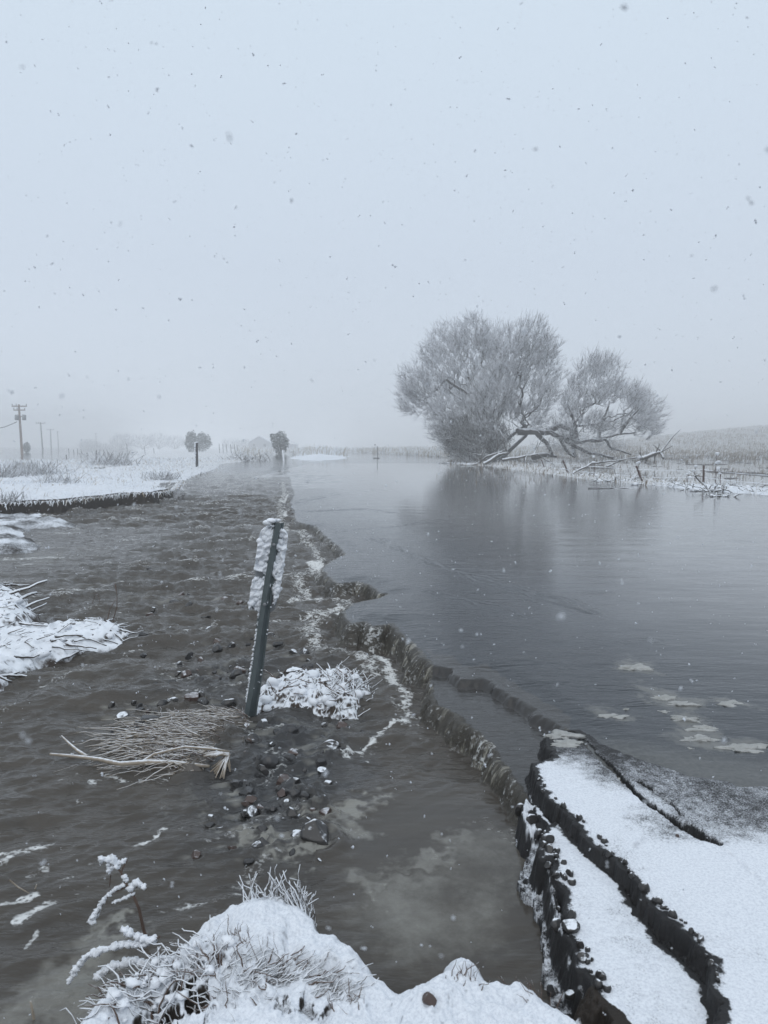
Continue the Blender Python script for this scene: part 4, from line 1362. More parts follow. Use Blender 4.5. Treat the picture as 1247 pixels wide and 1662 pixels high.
# ---- matted debris: a lumpy mound with stems
def mound(name, poly_px, level, top, label, cat, mat=M_MOUND, seed=1, lumpf=9, lumpa=.05, edge=.10, res=110, zref=None, group=None, soft=None):
    poly = [PL(p[0], p[1], level) for p in poly_px]
    xs, ys = [p[0] for p in poly], [p[1] for p in poly]
    m = edge
    sx_, sy_ = max(xs) - min(xs) + 2 * m, max(ys) - min(ys) + 2 * m
    step = max(sx_, sy_) / res
    gx, gy = np.meshgrid(np.arange(min(xs) - m, max(xs) + m, step), np.arange(min(ys) - m, max(ys) + m, step))
    d, _ = sdf(poly, gx.ravel(), gy.ravel(), 3)
    d = d + edge * 0.35 * fbm(gx.ravel() * lumpf * .5, gy.ravel() * lumpf * .5, 3, seed + 9)
    z0 = ZL(gy.ravel()) + level
    prof = np.sqrt(np.clip((d + edge * .25) / (edge * 1.6), 0, 1))
    z = z0 - 0.12 + prof * (top + 0.12) + (lumpa * billow(gx.ravel() * lumpf, gy.ravel() * lumpf, 3, seed) + lumpa * .5 * fbm(gx.ravel() * lumpf * 3, gy.ravel() * lumpf * 3, 2, seed + 3)) * sstep(d, -edge * .2, edge * .6)
    R2, C2 = gx.shape
    i, j = np.meshgrid(np.arange(R2 - 1), np.arange(C2 - 1), indexing='ij')
    Q = np.stack([i * C2 + j, i * C2 + j + 1, (i + 1) * C2 + j + 1, (i + 1) * C2 + j], -1).reshape(-1, 4)
    Q = Q[(d > -edge * .6)[Q].all(1)]
    V = np.stack([gx.ravel(), gy.ravel(), z], -1)
    used = np.unique(Q); rm = np.full(len(V), -1); rm[used] = np.arange(len(used))
    cx, cy = float(np.mean(xs)), float(np.mean(ys))
    o = empty(name, (cx, cy, float(ZL(cy)) + level), label, cat, group)
    mesh_np("matted_core", V[used], rm[Q], mat, o)
    zg = z.reshape(R2, C2); dg = d.reshape(R2, C2)
    def zat(x, y):
        a = int(np.clip((y - gy[0, 0]) / step, 0, R2 - 1)); b = int(np.clip((x - gx[0, 0]) / step, 0, C2 - 1))
        return float(zg[a, b]), float(dg[a, b])
    return o, zat, (min(xs), max(xs), min(ys), max(ys))

def stems_on(o, zat, bb, n, L, r, mat, heading=0.0, spread=.6, rise=.3, name="stems", k=5, dmin=0.0, lift=.01, xr=(0, 1), yr=(0, 1), curl=.06, kind='stuff'):
    g = Geo()
    c = 0
    tries = 0
    while c < n and tries < n * 30:
        tries += 1
        x = bb[0] + (bb[1] - bb[0]) * (xr[0] + (xr[1] - xr[0]) * rng.random())
        y = bb[2] + (bb[3] - bb[2]) * (yr[0] + (yr[1] - yr[0]) * rng.random())
        z, d = zat(x, y)
        if d < dmin: continue
        a = heading + rng.normal(0, spread)
        l = L * (.5 + rng.random())
        e = np.array([x + math.cos(a) * l, y + math.sin(a) * l, 0])
        z2, d2 = zat(e[0], e[1])
        if d2 < -0.02: z2 = z - .3 * l * rng.random()
        e[2] = z2 + lift + rise * l * rng.random()
        p = jitter_line((x, y, z + lift), e, 7, curl)
        g.tube(p, np.linspace(r, r * .45, 7) * (.6 + .8 * rng.random()), k)
        c += 1
    ob = g.build(name, mat, o)
    if kind and n > 100: ob['kind'] = kind
    return ob

# left snowy brush pile
PILE = [(-120, 955), (-40, 948), (20, 962), (50, 985), (66, 1012), (62, 1032), (110, 1022), (160, 1020), (200, 1022), (212, 1034), (205, 1048), (160, 1056), (110, 1068),
        (62, 1078), (40, 1098), (10, 1118), (-120, 1150)]
o, za, bb = mound("brush_pile", PILE, 0.0, 0.10, "snow-covered pile of sticks and reeds in the stream at the left edge", "brush pile", seed=401, lumpf=7, lumpa=.05, edge=.12, res=220)
# higher snowy hump at its far left
HUMP = [(-120, 962), (-40, 958), (15, 972), (48, 990), (62, 1010), (52, 1040), (10, 1048), (-120, 1056)]
poly = [PL(*p) for p in HUMP]
def hump_fn():
    xs, ys = [p[0] for p in poly], [p[1] for p in poly]
    gx, gy = np.meshgrid(np.arange(min(xs) - .1, max(xs) + .1, .012), np.arange(min(ys) - .1, max(ys) + .1, .012))
    d, _ = sdf(poly, gx.ravel(), gy.ravel(), 3)
    d = d + .05 * fbm(gx.ravel() * 4, gy.ravel() * 4, 3, 77)
    z = ZL(gy.ravel()) - .05 + .26 * np.sqrt(np.clip((d + .02) / .22, 0, 1)) + .045 * billow(gx.ravel() * 5, gy.ravel() * 5, 3, 78) * sstep(d, -.02, .1)
    R2, C2 = gx.shape
    i, j = np.meshgrid(np.arange(R2 - 1), np.arange(C2 - 1), indexing='ij')
    Q = np.stack([i * C2 + j, i * C2 + j + 1, (i + 1) * C2 + j + 1, (i + 1) * C2 + j], -1).reshape(-1, 4)
    Q = Q[(d > -.06)[Q].all(1)]
    V = np.stack([gx.ravel(), gy.ravel(), z], -1)
    used = np.unique(Q); rm = np.full(len(V), -1); rm[used] = np.arange(len(used))
    mesh_np("snow_hump", V[used], rm[Q], M_MOUND, o)
    return z.reshape(R2, C2), d.reshape(R2, C2), gx, gy
hz, hd, hgx, hgy = hump_fn()
def zah(x, y):
    z, d = za(x, y)
    a = int(np.clip((y - hgy[0, 0]) / .012, 0, hz.shape[0] - 1)); b = int(np.clip((x - hgx[0, 0]) / .012, 0, hz.shape[1] - 1))
    if hd[a, b] > 0: return max(z, float(hz[a, b])), max(d, .05)
    return z, d
stems_on(o, zah, bb, 130, .20, .010, M_STICK, heading=.45, spread=.6, rise=.06, xr=(.1, 1), lift=.002, dmin=.08)
stems_on(o, zah, bb, 130, .11, .006, M_STICK, heading=.6, spread=1.3, rise=.35, xr=(.3, 1), name="twigs", dmin=.04)
g = Geo()
for _ in range(170):
    x = bb[0] + (bb[1] - bb[0]) * rng.random(); y = bb[2] + (bb[3] - bb[2]) * rng.random()
    z, d = zah(x, y)
    if d > .04: lump(g, np.array([x, y, z + .004]), .018 + .035 * rng.random() ** 2, .6, .5)
g.build("snow_clots", M_SNOW, o)['kind'] = 'stuff'
g = Geo()
for a, b, r in [((-40, 985, .12), (77, 942, .30), .022), ((0, 985, .12), (60, 962, .18), .026), ((10, 1000, .12), (80, 970, .18), .016), ((20, 1005, .1), (76, 979, .12), .013),
                ((50, 1072, .02), (145, 1018, .10), .016), ((90, 1075, 0), (162, 1042, .03), .011), ((110, 1068, 0), (126, 1040, .05), .009), ((0, 1085, .04), (60, 1040, .1), .02), ((-60, 1075, .04), (30, 1055, .08), .02)]:
    g = Geo()
    g.tube(jitter_line(PL(*a), PL(*b), 8, .03), np.linspace(r, r * .5, 8), 7)
    g.build("long_stick", M_STICK, o)
# thin bare shoot sticking up from the pile
o2 = empty("bare_shoot", PL(178, 1015), "thin dark forked shoot standing up from the right end of the brush pile", "twig")
g = Geo()
d_ = PL(183, 1020)[1]
def vline(pts, d=None):
    return np.array([at_px(x, y, d if d else d_) for x, y in pts])
g.tube(vline([(182, 1024), (184, 1005), (190, 985), (190, 965), (187, 948)]), [.006, .005, .004, .003, .006], 5)
g.tube(vline([(174, 1010), (178, 990), (188, 972)]), [.005, .004, .002], 5)
g.tube(vline([(183, 1022), (172, 1008), (150, 1008)]), [.006, .005, .003], 5)
g.build("stem", M_REDTWIG, o2)
o2 = empty("bent_reed", PL(150, 985), "thin bent reed arching out of the water behind the brush pile", "reed")
g = Geo()
d_ = PL(156, 985)[1]
g.tube(vline([(148, 985), (154, 968), (158, 964), (163, 978), (164, 987)]), [.003] * 5, 5)
g.build("stem", M_REDTWIG, o2)

# centre mound at the post's foot
CM = [(398, 1150), (408, 1135), (430, 1118), (455, 1108), (500, 1101), (560, 1098), (592, 1104), (604, 1124), (596, 1150), (580, 1166), (545, 1168), (510, 1162), (470, 1164), (440, 1158), (418, 1166), (395, 1160)]
o, za, bb = mound("snowy_turf_clump", CM, 0.0, 0.075, "snow-lumped clump of turf and dead stems at the foot of the leaning post", "turf clump", seed=421, lumpf=11, lumpa=.045, edge=.10, res=200)
stems_on(o, za, bb, 150, .07, .0045, M_STICK, heading=.5, spread=1.2, rise=1.2, xr=(.62, 1.0), name="twigs", lift=.002)
stems_on(o, za, bb, 70, .09, .004, M_REDTWIG, heading=2.2, spread=1.4, rise=.6, name="stems", lift=.002)
g = Geo()
for _ in range(38):
    x = bb[0] + (bb[1] - bb[0]) * rng.random(); y = bb[2] + (bb[3] - bb[2]) * rng.random()
    z, d = za(x, y)
    if d > .03: lump(g, np.array([x, y, z + .005]), .022 + .025 * rng.random(), .7)
g.build("snow_clots", M_SNOW, o)['kind'] = 'stuff'

# flattened pale brush left of the post
BR = [(175, 1215), (200, 1190), (240, 1168), (300, 1158), (360, 1150), (400, 1150), (430, 1165), (420, 1182), (370, 1200), (372, 1230), (350, 1262), (300, 1266), (240, 1262), (200, 1250)]
o, za, bb = mound("flattened_brush", BR, 0.0, 0.02, "flattened mat of pale frosted stems lying in the stream left of the post", "brush", seed=441, lumpf=8, lumpa=.02, edge=.08, res=120,
                  mat=mat_snowtop("wet_silt", (0.05, 0.042, 0.034), (0.10, 0.085, 0.07), 1.0, 1.5, 18, 16, .6, rough=.3))
stems_on(o, za, bb, 330, 0.27, .0028, M_PALESTICK, heading=3.35, spread=.38, rise=.13, lift=.010, curl=.06)
stems_on(o, za, bb, 260, .16, .0022, M_WETSTRAW, heading=3.2, spread=.6, rise=.12, lift=.005, curl=.08, name='wet_stems')
stems_on(o, za, bb, 90, .14, .003, M_REDTWIG, heading=2.6, spread=.7, rise=.25, name="twigs", lift=.01)
g = Geo()
for k_ in range(26):   # bundle drooping over the right end
    a = PL(330 + 25 * rng.random(), 1222 + 6 * rng.random(), .07)
    b = PL(366 + 8 * rng.random(), 1222 + 5 * rng.random(), .06)
    c = PL(340 + 35 * rng.random(), 1242 + 22 * rng.random(), .0)
    g.tube(np.array([a, (a + b) / 2 + [0, 0, .008], b, (b * .6 + c * .4), c]), [.005, .005, .0045, .004, .003], 5)
g.build("drooping_bundle", M_PALESTICK, o)
o2 = empty("pale_branch", PL(85, 1226), "long pale forked branch pointing left out of the flattened brush", "branch")
g = Geo()
g.tube(np.array([PL(82, 1224, .03), PL(125, 1228, .05), PL(160, 1232, .06), PL(195, 1240, .05), PL(240, 1237, .04), PL(285, 1238, .03), PL(340, 1244, .02)]), [.007, .009, .010, .012, .014, .012, .008], 7)
g.build("stem", M_PALESTICK, o2)
g = Geo()
g.tube(np.array([PL(142, 1228, .055), PL(126, 1218, .06), PL(112, 1206, .08), PL(100, 1194, .11)]), [.009, .008, .006, .003], 6)
g.build("fork", M_PALESTICK, o2)
g = Geo()
g.tube(np.array([PL(230, 1237, .04), PL(250, 1224, .07), PL(300, 1212, .1), PL(350, 1216, .08), PL(372, 1221, .05)]), [.008, .007, .006, .007, .009], 6)
g.build("fork", M_PALESTICK, o2)

# ---- the leaning post
def post():
    b = PL(404, 1150, 0.06)
    yb = b[1]
    top = at_px(451, 848, yb - 0.02)
    ax = top - (b - [0, 0, .0])
    bot = b - ax * 0.12
    ax = top - bot
    L = np.linalg.norm(ax); az = ax / L
    o = empty("marker_post", b, "leaning green steel channel post with snow-plastered marker plate at its top", "marker post")
    n = 26
    prof = [(-.5, .30), (-.34, .30), (-.20, -.30), (.20, -.30), (.34, .30), (.5, .30), (.5, .38), (.31, .38), (.17, -.20), (-.17, -.20), (-.31, .38), (-.5, .38)]
    V = []
    for i in range(n):
        f = i / (n - 1)
        wdt = .082 - .014 * f
        th = radians(-28 + 34 * f)
        X = np.array([math.cos(th), math.sin(th), 0]); X -= az * X.dot(az); X /= np.linalg.norm(X)
        Yv = np.cross(az, X)
        c = bot + ax * f + X * 0.006 * math.sin(f * 7)
        for u, v in prof:
            V.append(c + X * u * wdt + Yv * v * wdt * .85)
    m = len(prof)
    Q = []
    for i in range(n - 1):
        for j in range(m):
            j2 = (j + 1) % m
            Q.append([i * m + j, i * m + j2, (i + 1) * m + j2, (i + 1) * m + j])
    for base in (0, (n - 1) * m):
        for a_ in range(5):
            Q.append([base + a_, base + a_ + 1, base + 10 - a_, base + 11 - a_ if a_ else base + 11])
    mesh_np("channel_post", V, Q, M_STEEL, o, smooth=False)
    # plate behind the upper half
    th = radians(4)
    X = np.array([math.cos(th), math.sin(th), 0]); X -= az * X.dot(az); X /= np.linalg.norm(X)
    Yv = np.cross(az, X)
    if Yv[1] < 0: Yv = -Yv
    sc = yb / 1200.0
    pc = bot + ax * 0.765 + Yv * .055 - X * 0.012
    hw, hh = 22 * sc, 74 * sc
    nu, nv = 34, 84
    def shape(u, v, w0, h0, rr):
        return None
    def plate(hw, hh, off, thick, mat, name, noise=None, cut=None):
        uu, vv = np.meshgrid(np.linspace(-1, 1, nu), np.linspace(-1, 1, nv))
        # rounded ends
        k_ = np.clip(1 - np.clip((np.abs(vv) - .72) / .28, 0, 1) ** 2.6, 0, 1) ** .5
        x = uu * hw * np.maximum(k_, .12); y = vv * hh
        z = np.zeros_like(x)
        if noise is not None: z = noise(x, y, uu, vv)
        Vf = pc + x[..., None] * X + y[..., None] * az + (off - thick / 2 - z)[..., None] * Yv
        Vb = pc + x[..., None] * X + y[..., None] * az + np.full_like(x, off + thick / 2)[..., None] * Yv
        V = np.concatenate([Vf.reshape(-1, 3), Vb.reshape(-1, 3)])
        i, j = np.meshgrid(np.arange(nv - 1), np.arange(nu - 1), indexing='ij')
        a = i * nu + j
        Qf = np.stack([a, a + nu, a + nu + 1, a + 1], -1)
        mask = np.ones(Qf.shape[:2], bool)
        if cut is not None: mask = cut(uu, vv)[:-1, :-1]
        Qf = Qf[mask]
        N_ = nu * nv
        Qb = Qf[:, ::-1] + N_
        Q = [Qf, Qb]
        # side walls round the kept patch
        ed = {}
        for q in Qf.tolist():
            for e_ in zip(q, q[1:] + q[:1]):
                ed[e_] = ed.get(e_, 0) + 1
        side = [[b_, a_, a_ + N_, b_ + N_] for (a_, b_) in ed if (b_, a_) not in ed]
        Q = np.concatenate([Qf, Qb, np.array(side)])
        used = np.unique(Q); rm = np.full(len(V), -1); rm[used] = np.arange(len(used))
        return mesh_np(name, V[used], rm[Q], mat, o)
    plate(hw * .97, hh * .99, 0, .006, M_ALU, "marker_plate")
    def nz_(x, y, u, v):
        return .012 + .036 * np.clip(billow(x * 13 + 3, y * 13, 4, 501) * 1.1 + .3 * fbm(x * 40, y * 40, 2, 5) + .25, 0, 1.3)
    def cut(u, v):
        nn = fbm(u * 2.2 + 5, v * 5.5, 3, 503)
        m1 = (u < .28) & (v > -.86 + .25 * nn) & ~((np.abs(v + .12 + .06 * nn) < .09 + .05 * nn) & (u < -.1))
        m2 = (u >= .28) & (v > -.55 + .5 * nn) & ((u > .62) | (v > -.1 + .4 * nn))
        return m1 | m2
    plate(hw * 1.06, hh * 1.03, -.006, .008, M_SNOW, "snow_crust", nz_, cut)
    g = Geo()
    for _ in range(190):
        u, v = rng.uniform(-.95, .95), rng.uniform(-.95, .97)
        if not bool(cut(np.array([u]), np.array([v]))[0]) or (v > .75 and abs(u) > .6): continue
        lump(g, pc + X * u * hw + az * v * hh - Yv * (.026 + .010 * rng.random()), .008 + .016 * rng.random() ** 1.5, .95, .4)
    g.build("snow_clumps", M_SNOW, o)['kind'] = 'stuff'
    # snow grains stuck to the post's left flank
    g = Geo()
    for i in range(150):
        f = .13 + .85 * rng.random()
        wdt = .082 - .014 * f
        th = radians(-28 + 34 * f)
        X2 = np.array([math.cos(th), math.sin(th), 0]); X2 -= az * X2.dot(az); X2 /= np.linalg.norm(X2)
        Y2 = np.cross(az, X2)
        u = rng.choice([-.46, -.42, -.32, .46], p=[.5, .2, .2, .1])
        v = .30 if abs(u) > .35 else 0.1
        sgn = -1 if Y2[1] > 0 else 1
        c = bot + ax * f + X2 * u * wdt + Y2 * v * wdt * .85
        c = c + np.array([0, -.006, 0])
        lump(g, c, .004 + .007 * rng.random() ** 2, .9, .35)
    g.build("snow_grains", M_SNOW, o)['kind'] = 'stuff'
    for f in (.62, .90):
        g = Geo()
        c = bot + ax * f - Yv * .035
        g.tube(np.array([c, c - Yv * .012]), [.011, .010], 6)
        g.build("bolt", M_GREYMETAL, o)
    g = Geo()
    lump(g, top + [-.035, 0, .012], .03, .5); lump(g, top + [-.06, 0, -.002], .03, .6); lump(g, top + [-.01, .03, .01], .022, .5)
    g.build("snow_cap", M_SNOW, o)
post()

# ---- stones in the stream
def rock(px, py, wpx, hpx, mat, label, group="wet stones breaking the stream surface", ang=None, dz=0.0, cap=False, flat=None, name="stone", poly=False):
    c = P(px, py, -0.01) if poly else PL(px, py + hpx * .25, dz)
    sc = c[1] / 1200
    a = wpx * sc / 2
    hgt = hpx * sc * 0.62
    V, F = ICO4
    V = V.copy()
    sd_ = rng.random() * 50
    # chip flat facets off a sphere
    for _ in range(9):
        nrm = rng.normal(size=3); nrm /= np.linalg.norm(nrm)
        k_ = .44 + .40 * rng.random()
        dd = V @ nrm
        ov = np.clip(dd - k_, 0, None)
        V -= ov[:, None] * nrm * .97
    V *= (1 + 0.07 * fbm(V[:, 0] * 3 + sd_, V[:, 1] * 4 + V[:, 2] * 3, 3, 5))[:, None]
    V *= np.array([a, a * .8, hgt])
    th = rng.random() * 6.28 if ang is None else ang
    tl = rng.normal(0, .22)
    Ry = np.array([[math.cos(tl), 0, math.sin(tl)], [0, 1, 0], [-math.sin(tl), 0, math.cos(tl)]])
    V = V @ Ry.T
    if ang is None: th = rng.normal(0, .3)
    Rz = np.array([[math.cos(th), -math.sin(th), 0], [math.sin(th), math.cos(th), 0], [0, 0, 1]])
    V = V @ Rz.T
    o = mesh_np(name, V, F, mat, None)
    c = c + np.array([0, 0, .0 if poly else .30 * hgt])
    o.location = c
    tag(o, label, "stone", group)
    return o
for px, py, ww, hh_, k_, lb in ROCKS:
    rock(px, py, ww, hh_, dict(S=M_SNOWROCK, R=M_ROCK, B=M_BROWNROCK, G=M_ROCK)[k_], lb, dz=-.005)
_kinds = [M_ROCK, M_ROCK, M_SNOWROCK, M_BROWNROCK]
_protos = []
for k_ in range(8):
    q = STONES[k_]
    r_ = rock(100, 1300, 20, 12, _kinds[k_ % 4], "small dark wet stone awash in the shallow riffle round the post and below it", group="small wet stones awash in the riffle")
    _protos.append((r_, 20 * r_.location[1] / 1200))
for k_, q in enumerate(STONES):
    if k_ < 8:
        r_, w0 = _protos[k_]
    else:
        src, w0 = _protos[k_ % 8]
        r_ = src.copy()
        COL.objects.link(r_)
    c = PL(q[0], q[1] + q[3] * .25)
    f = q[2] * c[1] / 1200 / w0
    r_.location = (c[0], c[1], c[2] + q[2] * c[1] / 1200 * .12)
    r_.scale = (f, f * (.8 + .5 * rng.random()), f * (.8 + .5 * rng.random()))
    r_.rotation_euler = (0, 0, rng.random() * 6.28)
# broken asphalt lumps along the edge of the embankment
RUB = [(845, 1312, 22, 22, "round snow-dusted lump at the tip of the broken edge"), (888, 1408, 26, 16, "snowy lump left of the slab's upper corner"), (862, 1355, 30, 16, "flat snowy lump below the tip of the broken edge"), (902, 1540, 30, 26, "large grey snow-dusted lump left of the slab"),
       (925, 1556, 36, 20, "snow-dusted lump between slab and snow bank"), (928, 1627, 30, 20, "rounded snowy stone at the right end of the snow bank"), (900, 1470, 18, 14, "small dark lump on the broken edge"), (906, 1500, 16, 14, "small snowy lump on the broken edge"),
       (890, 1440, 18, 12, "dark crumb of asphalt below the upper corner"), (945, 1610, 26, 14, "dark crumb beside the slab's lower edge"), (894, 1600, 28, 18, "black angular chunk poking from the snow bank")]
for px, py, ww, hh_, lb in RUB:
    p = P(px, py, -0.11)
    r_ = rock(px, py, ww, hh_, M_SNOWROCK if 'black' not in lb else M_ROCK, lb, group="broken lumps beside the asphalt slab", poly=True, name="asphalt_chunk")
    r_['category'] = "asphalt chunk"
    r_.location = (p[0], p[1], ground_z(p[0], p[1]) + 0.012)
r_ = rock(697, 1632, 26, 22, M_BROWNROCK, "small brown stone lying in a hollow of the near snow bank", poly=True)
p = P(697, 1632, 0.02); r_.location = (p[0], p[1], ground_z(p[0], p[1]) + .008); del r_['group']
r_ = rock(880, 1361 - 1, 8, 6, M_BROWNROCK, "x", poly=True)
p = P(1099, 1361, 0.02); r_.location = (p[0], p[1], ground_z(p[0], p[1]) + .003); r_['label'] = "tiny brown stone on the snowy road beside the double crack"; del r_['group']

_pc = None
_lines = [[(874, 1285), (898, 1330), (943, 1372), (975, 1405), (1008, 1445), (1036, 1480), (1070, 1515), (1110, 1550), (1150, 1595), (1160, 1650)], [(885, 1345), (876, 1385), (900, 1410), (916, 1450), (918, 1510), (935, 1550), (955, 1595), (985, 1640)]]
for _ln in _lines:
    for _k in range(34):
        i_ = rng.integers(0, len(_ln) - 1); t_ = rng.random()
        px, py = [_ln[i_][m_] * (1 - t_) + _ln[i_ + 1][m_] * t_ for m_ in (0, 1)]
        px += rng.normal(0, 5)
        if _pc is None:
            _pc = rock(px, py, 20, 16, M_SNOWROCK, "dark crumb of broken asphalt lying in the cracks round the snowy slab", group="asphalt crumbs in the cracks", poly=True, name="asphalt_crumb")
            _pc['category'] = "asphalt chunk"; r_ = _pc; _w = 20 * _pc.location[1] / 1200
        else:
            r_ = _pc.copy(); COL.objects.link(r_)
        p = P(px, py, -.07)
        f = (7 + 15 * rng.random() ** 2) * p[1] / 1200 / _w
        r_.location = (p[0], p[1], ground_z(p[0], p[1]) + .003)
        r_.scale = (f, f, f * (.7 + .6 * rng.random())); r_.rotation_euler = (rng.normal(0, .3), rng.normal(0, .3), rng.random() * 6.28)
# slush lumps floating above the submerged road
SL = [(1030, 1081, 62, 13, "cream-coloured slush lump farthest out on the road water"), (1078, 1131, 40, 13, "slush lump leading the row by the road"), (1110, 1140, 60, 12, "wide low slush lump in the row"), (1183, 1140, 66, 9, "long faint slush lump farthest right"),
      (1016, 1149, 14, 10, "tiny round slush ball"), (998, 1161, 52, 10, "flat slush lump nearest the road edge on the left"), (1078, 1153, 26, 9, "small bright slush lump mid-row"), (1112, 1164, 52, 14, "slush lump with a dark shadowed front in mid-row"),
      (1140, 1180, 56, 12, "slush lump below the shadowed one"), (1135, 1196, 60, 13, "low slush lump near the slushy road"), (1120, 1213, 20, 8, "small slush lump at the slushy road's edge"), (1210, 1212, 80, 16, "long slush ridge at the right edge of the photo"),
      (915, 1189, 58, 8, "pale ice sliver at the corner of the sunken slab"), (922, 1203, 56, 8, "second pale ice sliver at the sunken slab's corner")]
for px, py, ww, hh_, lb in SL:
    c = P(px, py + hh_ * .2, 0.0)
    V, F = ICO4
    sc = c[1] / 1200
    sd_ = rng.random() * 50
    V2 = V * (1 + .75 * fbm(V[:, 0] * 1.5 + sd_, V[:, 1] * 1.5, 5, 9, .6))[:, None]
    V2 = V2 * np.array([ww * sc / 2 * 1.0, ww * sc / 2 * .55, min(hh_ * sc * .40, .028)])
    o = mesh_np("slush_lump", V2, F, M_SLUSH, None)
    o.location = c + np.array([0, 0, -.009])
    tag(o, lb, "slush lump", "slush lumps afloat over the sunken road")

# ---- near snow bank: weeds, stems, tufts
def gz(px, py):
    p = P(px, py, 0.03)
    for _ in range(4):
        p = P(px, py, ground_z(p[0], p[1]))
    return p

# snow-laden weed rising at left
o = empty("snow_laden_weed", PL(232, 1512, .3), "reddish weed stalk bent under clotted snow at the bank's left end", "weed")
d_ = 2.28
g = Geo()
g.tube(vline([(240, 1530), (233, 1508), (226, 1475), (213, 1445)]), [.006, .005, .0045, .004], 6)
g.tube(vline([(213, 1445), (203, 1432), (196, 1415), (182, 1400), (170, 1395)]), [.004, .0035, .003, .0025, .002], 5)
g.tube(vline([(196, 1420), (200, 1408), (207, 1396)]), [.003, .0025, .002], 5)
g.tube(vline([(213, 1445), (225, 1438), (238, 1442)]), [.003, .0025, .002], 5)
g.tube(vline([(205, 1440), (185, 1448), (172, 1458), (156, 1488), (148, 1500)]), [.003, .003, .003, .002, .002], 5)
g.tube(vline([(180, 1420), (179, 1430), (178, 1440)]), [.002, .002, .0015], 5)
g.build("stalk", M_REDTWIG, o)
g = Geo()
def clot(pts, r0, r1, d):
    p = vline(pts, d)
    for a, b in zip(p[:-1], p[1:]):
        n = max(2, int(np.linalg.norm(b - a) / (min(r0, r1) * .8)))
        for t in np.linspace(0, 1, n):
            lump(g, a + (b - a) * t + [rng.normal(0, .001), -.001, .003], (r0 * .6 + (r1 * 1.15 - r0 * .6) * rng.random()), .85, .6)
clot([(166, 1396), (182, 1394), (193, 1408)], .008, .013, d_)
clot([(176, 1404), (182, 1410)], .010, .013, d_)
clot([(196, 1402), (205, 1396)], .005, .008, d_)
clot([(202, 1422), (206, 1432)], .006, .009, d_)
clot([(212, 1442), (222, 1434), (234, 1440)], .008, .012, d_)
clot([(203, 1436), (188, 1444), (174, 1456)], .004, .007, d_)
clot([(172, 1458), (162, 1472), (150, 1496)], .007, .011, d_)
clot([(184, 1466), (200, 1460), (216, 1452)], .004, .006, d_)
clot([(178, 1410), (178, 1418)], .006, .009, d_)
g.build("snow_clots", M_SNOW, o)

# long arching stems at the back of the bank
def arc_thing(lines, label, mat, name="arching_stem", cat="stem", d=None, dd=0):
    p0 = gz(*lines[0][0][0]) if d is None else at_px(*lines[0][0][0], d)
    o = empty(name, p0, label, cat)
    g = Geo()
    for pts, r in lines:
        g.tube(vline(pts, (p0[1] if d is None else d) + dd + rng.normal(0, .01)), np.linspace(r, r * .6, len(pts)), 6)
    g.build("stem", mat, o)
    return o
arc_thing([([(312, 1488), (330, 1462), (355, 1440), (385, 1426), (420, 1422), (445, 1420), (455, 1432), (475, 1455)], .004), ([(395, 1462), (410, 1448), (430, 1436)], .003), ([(380, 1460), (395, 1440), (412, 1434), (424, 1446)], .003)],
          "pale frosted stem arching over the back of the snow bank", M_PALESTICK, dd=.03)
arc_thing([([(272, 1516), (262, 1497), (255, 1476)], .0035)], "short frosted blade sticking up at the bank's left shoulder", M_PALESTICK)
arc_thing([([(58, 1662 + 10), (54, 1645), (50, 1625)], .004)], "lone frosted blade at the bottom left corner", M_PALESTICK, d=1.95)
arc_thing([([(15, 1428), (30, 1440), (48, 1450)], .003), ([(48, 1450), (56, 1446), (60, 1435)], .003)], "small frosted twig caught on a foam patch at the left edge", M_PALESTICK, d=PL(40, 1450)[1])

def tuft(px, py, n, L, r, mat, label, heading, spread, rise=.7, width=.05, depth=.04, name="dead_grass_tuft", mat2=None, n2=0, lump_n=0, cat="grass tuft"):
    c = gz(px, py)
    o = empty(name, c, label, cat)
    for nm, m_, cnt in (("stems", mat, n), ("bare_stems", mat2, n2)):
        if not cnt: continue
        g = Geo()
        for _ in range(cnt):
            x = c[0] + rng.normal(0, width); y = c[1] + rng.normal(0, depth)
            a = heading + rng.normal(0, spread); l = L * (.4 + rng.random())
            z = ground_z(x, y)
            e = np.array([x + math.cos(a) * l * .9, y + math.sin(a) * l * .6, 0])
            e[2] = max(ground_z(e[0], e[1]) + .003, z) + l * rise * rng.random()
            g.tube(jitter_line((x, y, z - .01), e, 6, .15), np.linspace(r, r * .4, 6) * (.6 + .7 * rng.random()), 4)
            if cnt <= 20:
                g.build("stem", m_, o)
                g = Geo()
        if cnt <= 20: continue
        ob = g.build(nm, m_, o)
        if cnt > 100: ob['kind'] = 'stuff'
    if lump_n:
        g = Geo()
        for _ in range(lump_n):
            x = c[0] + rng.normal(0, width); y = c[1] + rng.normal(0, depth)
            lump(g, np.array([x, y, ground_z(x, y) + .006 + .01 * rng.random()]), .006 + .016 * rng.random() ** 2, .6, .5)
        g.build("snow_clots", M_SNOW, o)['kind'] = 'stuff'
    return o
tuft(495, 1478, 80, .07, .0032, M_STICK, "tuft of dark snowy stems at the bank's back right corner", 2.0, .7, 1.2, .025, .02)
tuft(425, 1462, 40, .06, .003, M_STICK, "sparse dark stems poking up behind the highest snow", 1.6, .8, 1.3, .04, .01)
tuft(250, 1600, 210, .09, .0034, M_STICK, "tangled snowy roots and stems in the hollow at the bank's left", 2.6, 1.3, .35, .10, .055, name="root_tangle", mat2=M_REDTWIG, n2=50, lump_n=70, cat="root tangle")
tuft(160, 1580, 60, .10, .004, M_STICK, "snow-heavy stems hanging over the water at the far left of the bank", 3.1, .6, .3, .05, .03, lump_n=70)
tuft(455, 1590, 150, .075, .0028, M_STICK, "flattened bunch of dark grass lying diagonally across the snow", .45, .45, .25, .085, .022, mat2=M_REDTWIG, n2=40)
